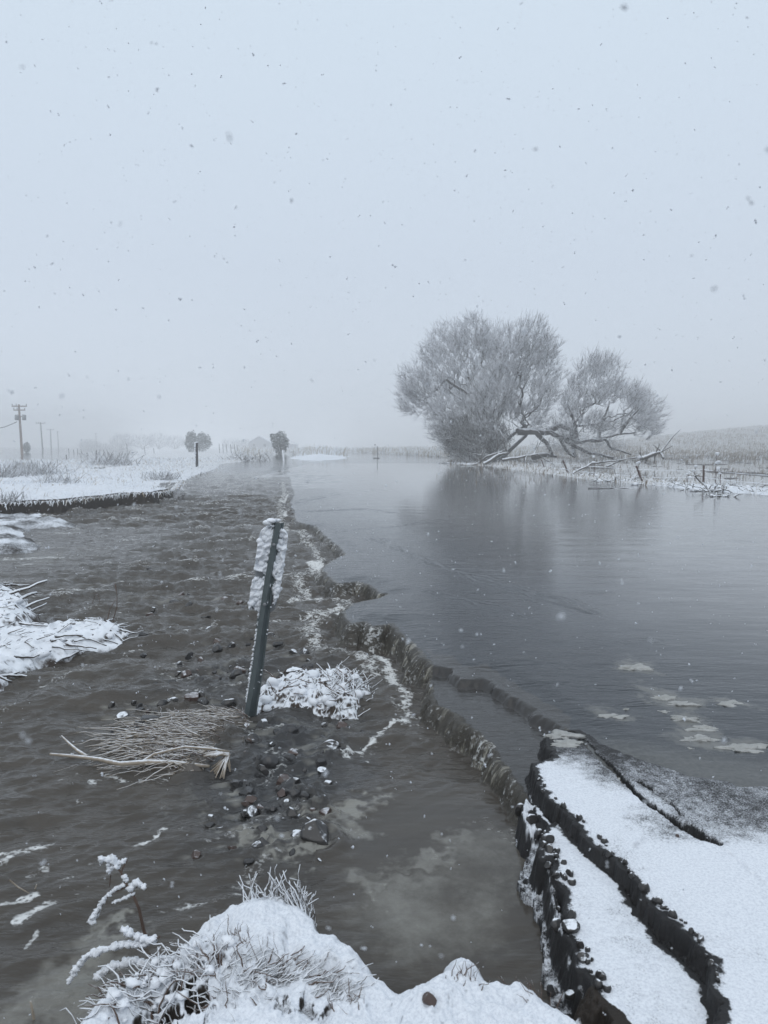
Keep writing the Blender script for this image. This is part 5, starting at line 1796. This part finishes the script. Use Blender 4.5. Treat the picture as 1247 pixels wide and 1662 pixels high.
tuft(545, 1600, 60, .05, .0026, M_STICK, "short dark grass at the right end of the flattened bunch", .5, .5, .3, .03, .012)
tuft(450, 1560, 3, .08, .001, M_REDTWIG, "crossed reddish stems sticking out of the smooth snow", .6, .9, .6, .04, .02, mat2=M_REDTWIG, n2=16)
tuft(380, 1620, 60, .06, .0026, M_STICK, "thin stems by the lower edge of the root tangle", 2.3, 1.0, .4, .05, .025, mat2=M_REDTWIG, n2=14)
tuft(335, 1565, 60, .06, .0028, M_STICK, "stems showing through the snow above the root tangle", 2.0, 1.1, .6, .04, .02, mat2=M_REDTWIG, n2=14)
tuft(465, 1645, 10, .03, .002, M_STICK, "tiny dark sprig near the bottom of the snow bank", 1.6, .5, .6, .006, .006)
for _i, (_x, _y, _n, _lb) in enumerate([(600, 1552, 26, "brown sprigs on the bank's edge right of the flattened bunch"), (665, 1600, 16, "thin sprigs left of the brown stone"), (752, 1590, 20, "short sprigs below the rounded snow peak"), (838, 1592, 24, "brown sprigs at the right part of the bank's water edge"),
        (575, 1640, 14, "sparse sprigs low in the snow left of the brown stone"), (395, 1530, 22, "thin stems through the smooth snow crest"), (880, 1625, 14, "tiny sprigs near the right end of the bank")]):
    tuft(_x, _y, _n, .045, .0016, M_REDTWIG, _lb, .4 + rng.random() * 2, .9, .7, .022, .012)
# snow-loaded stems drooping at the left end of the bank
o = empty("drooping_stem", gz(200, 1550), "two snow-thickened stems drooping over the slush at the bank's left end", "stem")
g = Geo()
dq = 2.08
for ln in ([(260, 1520), (235, 1535), (200, 1535), (165, 1545), (140, 1555), (122, 1575), (112, 1598)], [(250, 1570), (215, 1562), (180, 1572), (155, 1588)], [(205, 1512), (225, 1522), (250, 1530)], [(132, 1640), (131, 1615)]):
    g.tube(vline(ln, dq), np.full(len(ln), .003), 5)
g.build("stem", M_REDTWIG, o)
g = Geo()
clot([(250, 1526), (235, 1533), (200, 1533), (165, 1543), (140, 1553)], .007, .012, dq)
clot([(140, 1555), (122, 1575), (113, 1594)], .008, .012, dq)
clot([(240, 1566), (215, 1560), (180, 1570), (158, 1586)], .009, .014, dq)
clot([(202, 1511), (222, 1520), (250, 1530)], .007, .011, dq)
clot([(132, 1635), (131, 1622)], .004, .006, dq)
g.build("snow_clots", M_SNOW, o)

# ---- left bank: dark cut with hanging grass, black post, debris
bp = P(320, 757, .15)
o = empty("black_post", (bp[0], bp[1], ground_z(bp[0], bp[1])), "short black post with snow stuck to its left side on the left bank", "post")
g = Geo()
top = at_px(319.5, 718.5, bp[1])
zb = ground_z(bp[0], bp[1])
g.tube(np.array([[bp[0], bp[1], zb - .2], [bp[0], bp[1], (zb + top[2]) / 2], [top[0], bp[1], top[2]]]), [.085, .085, .08], 8)
g.build("shaft", M_BLACKPOST, o)
g = Geo()
for f in np.linspace(.25, 1, 9):
    lump(g, np.array([bp[0] - .075, bp[1] - .03, zb + (top[2] - zb) * f + rng.normal(0, .03)]), .05 + .02 * rng.random(), 1.1)
lump(g, np.array([top[0], bp[1], top[2] + .02]), .08, .6)
g.build("stuck_snow", M_SNOW, o)

# snowy debris tangles on the left shore
for px, py, lb in [(400, 748, "white tangle of snowy brush on the point of the left shore"), (404, 762, "x")][:1]:
    c = P(px, py, 0)
    o = empty("brush_tangle", c, lb, "brush")
    g = Geo()
    for _ in range(60):
        a = c + np.array([rng.normal(0, 1.3), rng.normal(0, .8), 0.0])
        b = a + np.array([rng.normal(0, .9), rng.normal(0, .5), .35 + .6 * rng.random()])
        g.tube(jitter_line(a, b, 5, .1), np.linspace(.035, .02, 5), 5)
    g.build("branches", M_FROST, o)

# debris clumps on the bar
BARC = [(735, 752, 1.2, "low snowy debris clump at the left end of the fence line"), (900, 762, 1.0, "snow-covered debris clump below the small willow's limbs"), (960, 773, 1.3, "spiky white debris clump in front of the small willow"),
        (1000, 781, 1.0, "white stick clump left of the leaning fence post"), (1030, 782, 1.0, "white tangle at the leaning fence post's foot"), (1085, 787, .9, "low snow clump between the two fence posts"), (1125, 790, .8, "snow clump left of the upright post's foot"),
        (1160, 797, .9, "brown-and-white clump right of the upright fence post"), (1200, 793, 1.1, "long snow-covered heap toward the right edge"), (1235, 799, .8, "snowy heap cut by the right edge of the photo"), (1170, 806, .4, "small snow-capped knob in the water in front of the heap")]
for px, py, s_, lb in BARC:
    c = P(px, py, 0)
    o = empty("debris_clump", c, lb, "debris clump", "snowy debris clumps along the fence line")
    g = Geo()
    for _ in range(14):
        lump(g, c + np.array([rng.normal(0, .45 * s_), rng.normal(0, .22 * s_), .01 + .04 * rng.random()]), (.06 + .07 * rng.random()) * s_, .55, .4)
    g.build("snow_lumps", M_SNOW, o)
    g = Geo()
    for _ in range(26):
        a = c + np.array([rng.normal(0, .5 * s_), rng.normal(0, .25 * s_), .0])
        b = a + np.array([rng.normal(0, .28), rng.normal(0, .2), .04 + .26 * rng.random() ** 2]) * s_
        g.tube(jitter_line(a, b, 5, .12), np.linspace(.022, .012, 5), 4)
    g.build("sticks", DW, o)
branch_thing("thin dark pole lying flat on the water left of the fence clumps", [[(955, 792), (1000, 793), (1056, 794)]], [.022], M_BARK, P(1000, 793)[1], side=False)
branch_thing("bare stick angled down into the water by the upright fence post", [[(1128, 772), (1142, 786), (1152, 799)]], [.025], DW, P(1150, 800)[1], side=False)

# low bushes in the left field
def bush(px, py, r, label, dens=1.0):
    c = P(px, py, .25)
    z = ground_z(c[0], c[1])
    o = empty("snowy_bush", (c[0], c[1], z), label, "bush", "low bushes in the left field")
    n = int(120 * dens)
    a = np.stack([c[0] + rng.normal(0, r, n), c[1] + rng.normal(0, r, n), np.full(n, z)], -1)
    b = a + np.stack([rng.normal(0, r * .6, n), rng.normal(0, r * .6, n), r * (.3 + .9 * rng.random(n))], -1)
    V, Q = edge_tubes(a, b, np.full(n, .0005 * c[1]), np.full(n, .0003 * c[1]), 3)
    mesh_np("twigs", V, Q, M_TWIG, o)
bush(55, 766, .6, "dark twiggy bush on the far side of the ditch", 2)
bush(97, 779, .35, "small snowy bush in the middle of the left field")
bush(262, 771, .3, "tiny bush near the left bank's edge")
bush(15, 770, .5, "twiggy bush at the left edge of the photo", 1.5)
bush(5, 812, .2, "grass-filled bush at the photo's left border above the cut")
bush(180, 752, .8, "wide snowy bush beyond the end of the ditch", 1.5)

# ---- utility poles
def pole(base, top, dist, label, arms, trans=False, mat=M_GREYPOLE, r=.16):
    b = at_px(base[0], base[1], dist)
    t = at_px(top[0], top[1], dist)
    z = ground_z(b[0], b[1])
    b[2] = min(b[2], z) 
    o = empty("utility_pole", (b[0], b[1], b[2]), label, "utility pole", "utility poles receding along the left horizon")
    g = Geo()
    g.tube(np.array([b, (b + t) / 2, t]), [r, r * .85, r * .7], 8)
    g.build("shaft", mat, o)
    sc = dist / 1200
    for (x0, x1, yy) in arms:
        g = Geo()
        p, q = at_px(x0, yy, dist - .25), at_px(x1, yy, dist - .25)
        g.box((p + q) / 2, (abs(q[0] - p[0]), .16, .16))
        g.build("crossarm", mat, o)
        g = Geo()
        for f in (0.02, .3, .98):
            c = p + (q - p) * f
            g.tube(np.array([c + [0, 0, .08], c + [0, 0, .38]]), [.06, .07], 6)
        g.build("insulator", M_GREYMETAL, o)
    if trans:
        for cx_ in (27.5, 39.5):
            g = Geo()
            p0, p1 = at_px(cx_, 682, dist - .3), at_px(cx_, 673, dist - .3)
            g.tube(np.array([p0, p0 * .95 + p1 * .05, p1 * .95 + p0 * .05, p1]), [.24, .30, .30, .2], 12)
            g.build("transformer", M_GREYMETAL, o)
        g = Geo()
        g.box((at_px(33, 676, dist - .2)), (12 * sc, .12, .12))
        g.build("bracket", mat, o)
    return o
pole((36.5, 744), (30.8, 656.5), 118, "nearest utility pole, brown and leaning, with two crossarms and transformers", [(19.5, 43.5, 659.3), (22.5, 41, 665.6)], True, M_POLE, .22)
pole((70, 735), (66, 685.5), 205, "second utility pole with a single crossarm", [(58.5, 73.5, 686.8)], r=.22)
pole((83.5, 732), (82.2, 696), 285, "third utility pole, grey and small with one crossarm", [(76, 88, 697.5)], r=.25)
pole((95.3, 731), (93.6, 700), 340, "fourth utility pole, faint and bare-topped", [(92, 95.5, 701)], r=.25)
pole((157, 732), (155.7, 703), 400, "faintest utility pole, standing apart right of the row", [(154, 158, 704)], r=.25)
o = empty("power_line", at_px(28, 684, 118), "thin service wire sagging from the nearest utility pole to the left edge", "wire")
g = Geo()
g.tube(vline([(28, 684.5), (18, 689), (8, 693), (-8, 696), (-60, 699)], 118), [.06] * 5, 4)
g.build("cable", M_GREYPOLE, o)

# field fence posts far left
FP = [(126, 728, 738), (133, 730, 737), (157, 731, 746), (142, 735, 746), (108, 738, 748), (112, 728, 735), (120, 730, 735), (162, 730, 735), (168, 730, 735), (175, 730, 735), (206, 720, 727),
      (235, 726, 732), (250, 727, 732), (356, 720, 726), (362, 720, 727), (368, 720, 726), (375, 721, 727), (381, 721, 727), (386, 722, 728)]
fo = empty("field_fence", at_px(157, 738, 62), "row of small dark posts crossing the far left field", "fence")
for px, y0, y1 in FP:
    d_ = 75 if px in (157, 142, 108) else 130
    g = Geo()
    b = at_px(px + .5, y1, d_); t = at_px(px - .5 + rng.normal(0, .5), y0, d_)
    b[2] = min(b[2], ground_z(b[0], b[1])) - .1
    g.tube(np.array([b, t]), [.06, .05], 5)
    g.build("post", M_GREYPOLE, fo)

# ---- far trees
def conifer(px, pyb, pyt, wpx, dist, label, name="juniper_tree", n=2400, seed=1, grp=None):
    b = at_px(px, pyb, dist)
    z = ground_z(b[0], b[1])
    sc = dist / 1200
    hgt = at_px(px, pyt, dist)[2] - z
    o = empty(name, (b[0], b[1], z), label, "tree", grp)
    g = Geo()
    g.tube(np.array([[b[0], b[1], z - .1], [b[0], b[1], z + hgt * .9]]), [.16, .03], 6)
    g.build("trunk", M_BARK, o)
    c = ellipsoid_pts((b[0], b[1], z + hgt * .52), (wpx * sc / 2, wpx * sc / 2, hgt * .50), n, shell=.15)
    c = np.concatenate([c] + [ellipsoid_pts((b[0] + rng.normal(0, wpx * sc * .2), b[1], z + hgt * (.35 + .5 * rng.random())), (wpx * sc * .16, wpx * sc * .16, hgt * .16), 120, shell=.1) for _ in range(9)])
    c[:, 2] = np.maximum(c[:, 2], z + .1)
    n = len(c)
    s = .036 * hgt * (.5 + rng.random(n))
    d1 = rng.normal(size=(n, 3)); d1[:, 2] *= .5; d1 /= np.linalg.norm(d1, axis=1)[:, None]
    d2 = np.cross(d1, rng.normal(size=(n, 3))); d2 /= np.linalg.norm(d2, axis=1)[:, None]
    V = np.stack([c - d1 * s[:, None], c + d2 * s[:, None] * .5, c + d1 * s[:, None], c - d2 * s[:, None] * .5], 1).reshape(-1, 3)
    Q = np.arange(4 * n).reshape(-1, 4)
    nz = np.cross(d1, d2)[:, 2]
    Q[nz > 0] = Q[nz > 0][:, ::-1]
    mesh_np("crown", V, Q, M_NEEDLE, o, smooth=False)
conifer(455, 731, 701, 26, 125, "round snowy juniper beside the farmhouse, behind the snow patch")
conifer(311, 726, 701, 20, 150, "narrower juniper left of the black post's top")
conifer(329, 726, 703, 28, 155, "wider juniper right behind the black post's top")
conifer(44, 737, 718, 12, 150, "faint small tree just right of the nearest utility pole")

def far_tree(px, pyb, pyt, wpx, dist, label):
    b = at_px(px, pyb, dist)
    z = min(ground_z(b[0], b[1]), b[2])
    hgt = at_px(px, pyt, dist)[2] - z
    o = empty("bare_tree", (b[0], b[1], z), label, "tree", "bare trees fading into the snowfall")
    pts = ellipsoid_pts((b[0], b[1], z + hgt * .5), (wpx * dist / 1700, wpx * dist / 2600, hgt * .5), 300)
    pts = pts[pts[:, 2] > z + .3]
    make_tree(o, (b[0], b[1], z), pts, .03, .45, .12, 900, hgt * .16, .03, updir=.3)
far_tree(145, 732, 714, 26, 330, "faint bare tree by the faintest utility pole")
far_tree(165, 732, 719, 24, 340, "low blurred tree right of the faintest utility pole")
far_tree(198, 730, 704, 26, 300, "blurred broad tree left of the far tree line's middle")
far_tree(232, 729, 706, 30, 290, "tall blurred tree in the left tree line")
far_tree(258, 728, 703, 30, 300, "tallest blurred tree in the left tree line")
far_tree(284, 728, 708, 26, 290, "blurred tree left of the junipers")
far_tree(378, 727, 712, 26, 310, "faint tree right of the junipers")
far_tree(400, 727, 714, 22, 320, "faintest low tree left of the farmhouse")

# ---- farmhouse
def farmhouse():
    dist = 300
    c = at_px(424, 727, dist)
    z = min(c[2], ground_z(c[0], c[1]))
    sc = dist / 1200
    o = empty("farmhouse", (c[0], c[1], z), "pale farmhouse with a snowy gable roof, faint beside the round juniper", "house")
    W2, D2 = 17 * sc, 4.0
    ev, rg = at_px(424, 718, dist)[2], at_px(424, 708.5, dist)[2]
    g = Geo()
    g.box((c[0], c[1], (z + ev) / 2), (W2 * 2, D2 * 2, ev - z))
    g.add([[c[0] - W2, c[1] - D2, ev], [c[0] + W2, c[1] - D2, ev], [c[0] + .01, c[1] - D2, rg], [c[0] - .01, c[1] - D2, rg],
           [c[0] - W2, c[1] + D2, ev], [c[0] + W2, c[1] + D2, ev], [c[0] + .01, c[1] + D2, rg], [c[0] - .01, c[1] + D2, rg]], [[0, 1, 2, 3], [5, 4, 7, 6]])
    g.build("wall", M_WALL, o, smooth=False)
    for s_ in (-1, 1):
        g = Geo()
        e0 = np.array([c[0] + s_ * (W2 + .5), c[1], ev - .25]); r0 = np.array([c[0], c[1], rg + .12])
        V = []
        for p in (e0, r0):
            for dy in (-D2 - .5, D2 + .5):
                for dz in (0, .25):
                    V.append(p + [0, dy, dz])
        g.add(V, [[0, 1, 3, 2], [4, 6, 7, 5], [0, 4, 5, 1], [2, 3, 7, 6], [1, 5, 7, 3], [0, 2, 6, 4]])
        g.build("roof", M_SNOW, o, smooth=False)
    for dx in (-.5, .5):
        g = Geo()
        g.box((c[0] + dx * W2, c[1] - D2 - .03, z + (ev - z) * .55), (.9, .06, 1.0))
        g.build("window", M_GLASS, o, smooth=False)
    c2 = at_px(475, 724, dist + 20)
    z2 = min(c2[2], ground_z(c2[0], c2[1]))
    o2 = empty("shed", (c2[0], c2[1], z2), "low shed with a flat snowy roof, faint right of the round juniper", "shed")
    g = Geo(); g.box((c2[0], c2[1], z2 + .9), (4.2, 3, 1.8)); g.build("wall", M_WALL, o2, smooth=False)
    g = Geo(); g.box((c2[0], c2[1], z2 + 1.95), (5.0, 3.8, .3)); g.build("roof", M_SNOW, o2, smooth=False)
farmhouse()

# slim things standing in the far water
p = P(460, 748)
o = empty("delineator", p, "slim pale roadside marker in the water in front of the snow patch", "marker post")
g = Geo(); g.tube(np.array([at_px(461, 750, p[1]), at_px(459, 730, p[1])]), [.085, .08], 6); g.build("shaft", M_SNOW, o)
g = Geo(); g.tube(np.array([at_px(459.1, 731, p[1]), at_px(458.8, 727.5, p[1])]), [.06, .07], 6); g.build("reflector", M_GREYPOLE, o)
p = P(613, 744)
o = empty("water_marker", p, "thin lone marker standing in open water left of the big willow", "marker post")
g = Geo(); g.tube(np.array([at_px(613, 746, p[1]), at_px(612.5, 724, p[1])]), [.05, .045], 6); g.build("shaft", M_GREYPOLE, o)
g = Geo(); lump(g, at_px(609, 722, p[1]), .09); g.build("reflector", M_GREYPOLE, o)
g = Geo(); g.tube(np.array([at_px(606, 743.5, p[1]), at_px(616, 743.5, p[1])]), [.05, .05], 5); g.build("foot_bar", M_GREYPOLE, o)

# ---- falling snow: more than anyone could count
def snowfall():
    n = 22000
    y = 0.5 + 12.5 * rng.random(n) ** (1 / 2.1)
    y[:300] = 0.35 + 1.4 * rng.random(300) ** .8
    x = (rng.random(n) * 1.5 - .75) * y
    z = CAM_H + (rng.random(n) * 1.7 - 1.0) * y
    k = z > -.3
    x, y, z = x[k], y[k], z[k]
    n = len(x)
    V0, F0 = ico()
    T = np.array([[0, 1, 2], [0, 2, 3], [0, 3, 4], [0, 4, 1], [5, 2, 1], [5, 3, 2], [5, 4, 3], [5, 1, 4]])
    O = np.array([[0, 0, 1], [1, 0, 0], [0, 1, 0], [-1, 0, 0], [0, -1, 0], [0, 0, -1]], float)
    _kn = y < 1.7
    c = np.repeat(np.stack([x, y, z], -1), 2, 0)
    s = np.repeat(np.where(_kn, .0009 + .0009 * rng.random(n), .0014 + .0028 * rng.random(n) ** 3), 2)
    c[1::2] += rng.normal(0, 1, (n, 3)) * s[::2, None] * 1.0
    m = len(c)
    V = c[:, None, :] + O[None] * s[:, None, None] * (.5 + rng.random((m, 6, 1)))
    F = (np.arange(m)[:, None, None] * 6 + T[None]).reshape(-1, 3)
    o = mesh_np("falling_snow", V.reshape(-1, 3), F, M_FLAKE, None)
    tag(o, "white snowflakes falling through the air", "snowflakes", kind='stuff')
Nf = NT("snowflake")
M_FLAKE = Nf.set(Base_Color=(.85, .87, .9), Roughness=.9)
_tr = Nf.n('ShaderNodeBsdfTranslucent'); _tr.inputs['Color'].default_value = (.9, .92, .95, 1)
_mx = Nf.n('ShaderNodeMixShader'); _mx.inputs[0].default_value = .6
Nf.t.links.new(Nf.bsdf.outputs[0], _mx.inputs[1]); Nf.t.links.new(_tr.outputs[0], _mx.inputs[2]); Nf.t.links.new(_mx.outputs[0], Nf.out.inputs['Surface'])
snowfall()

# ---- haze
def haze():
    g = Geo()
    g.box((0, 1500, 7.2), (6000, 3100, 18.6))
    o = g.build("haze", M_HAZE, None, smooth=False)
    o['kind'] = 'stuff'
mh = bpy.data.materials.new("haze")
mh.use_nodes = True
mh.node_tree.nodes.clear()
ho = mh.node_tree.nodes.new('ShaderNodeOutputMaterial')
hv = mh.node_tree.nodes.new('ShaderNodeVolumePrincipled')
hv.inputs['Color'].default_value = (0.995, 0.997, 1.0, 1)
hv.inputs['Density'].default_value = 0.0038
mh.node_tree.links.new(hv.outputs[0], ho.inputs['Volume'])
M_HAZE = mh
haze()
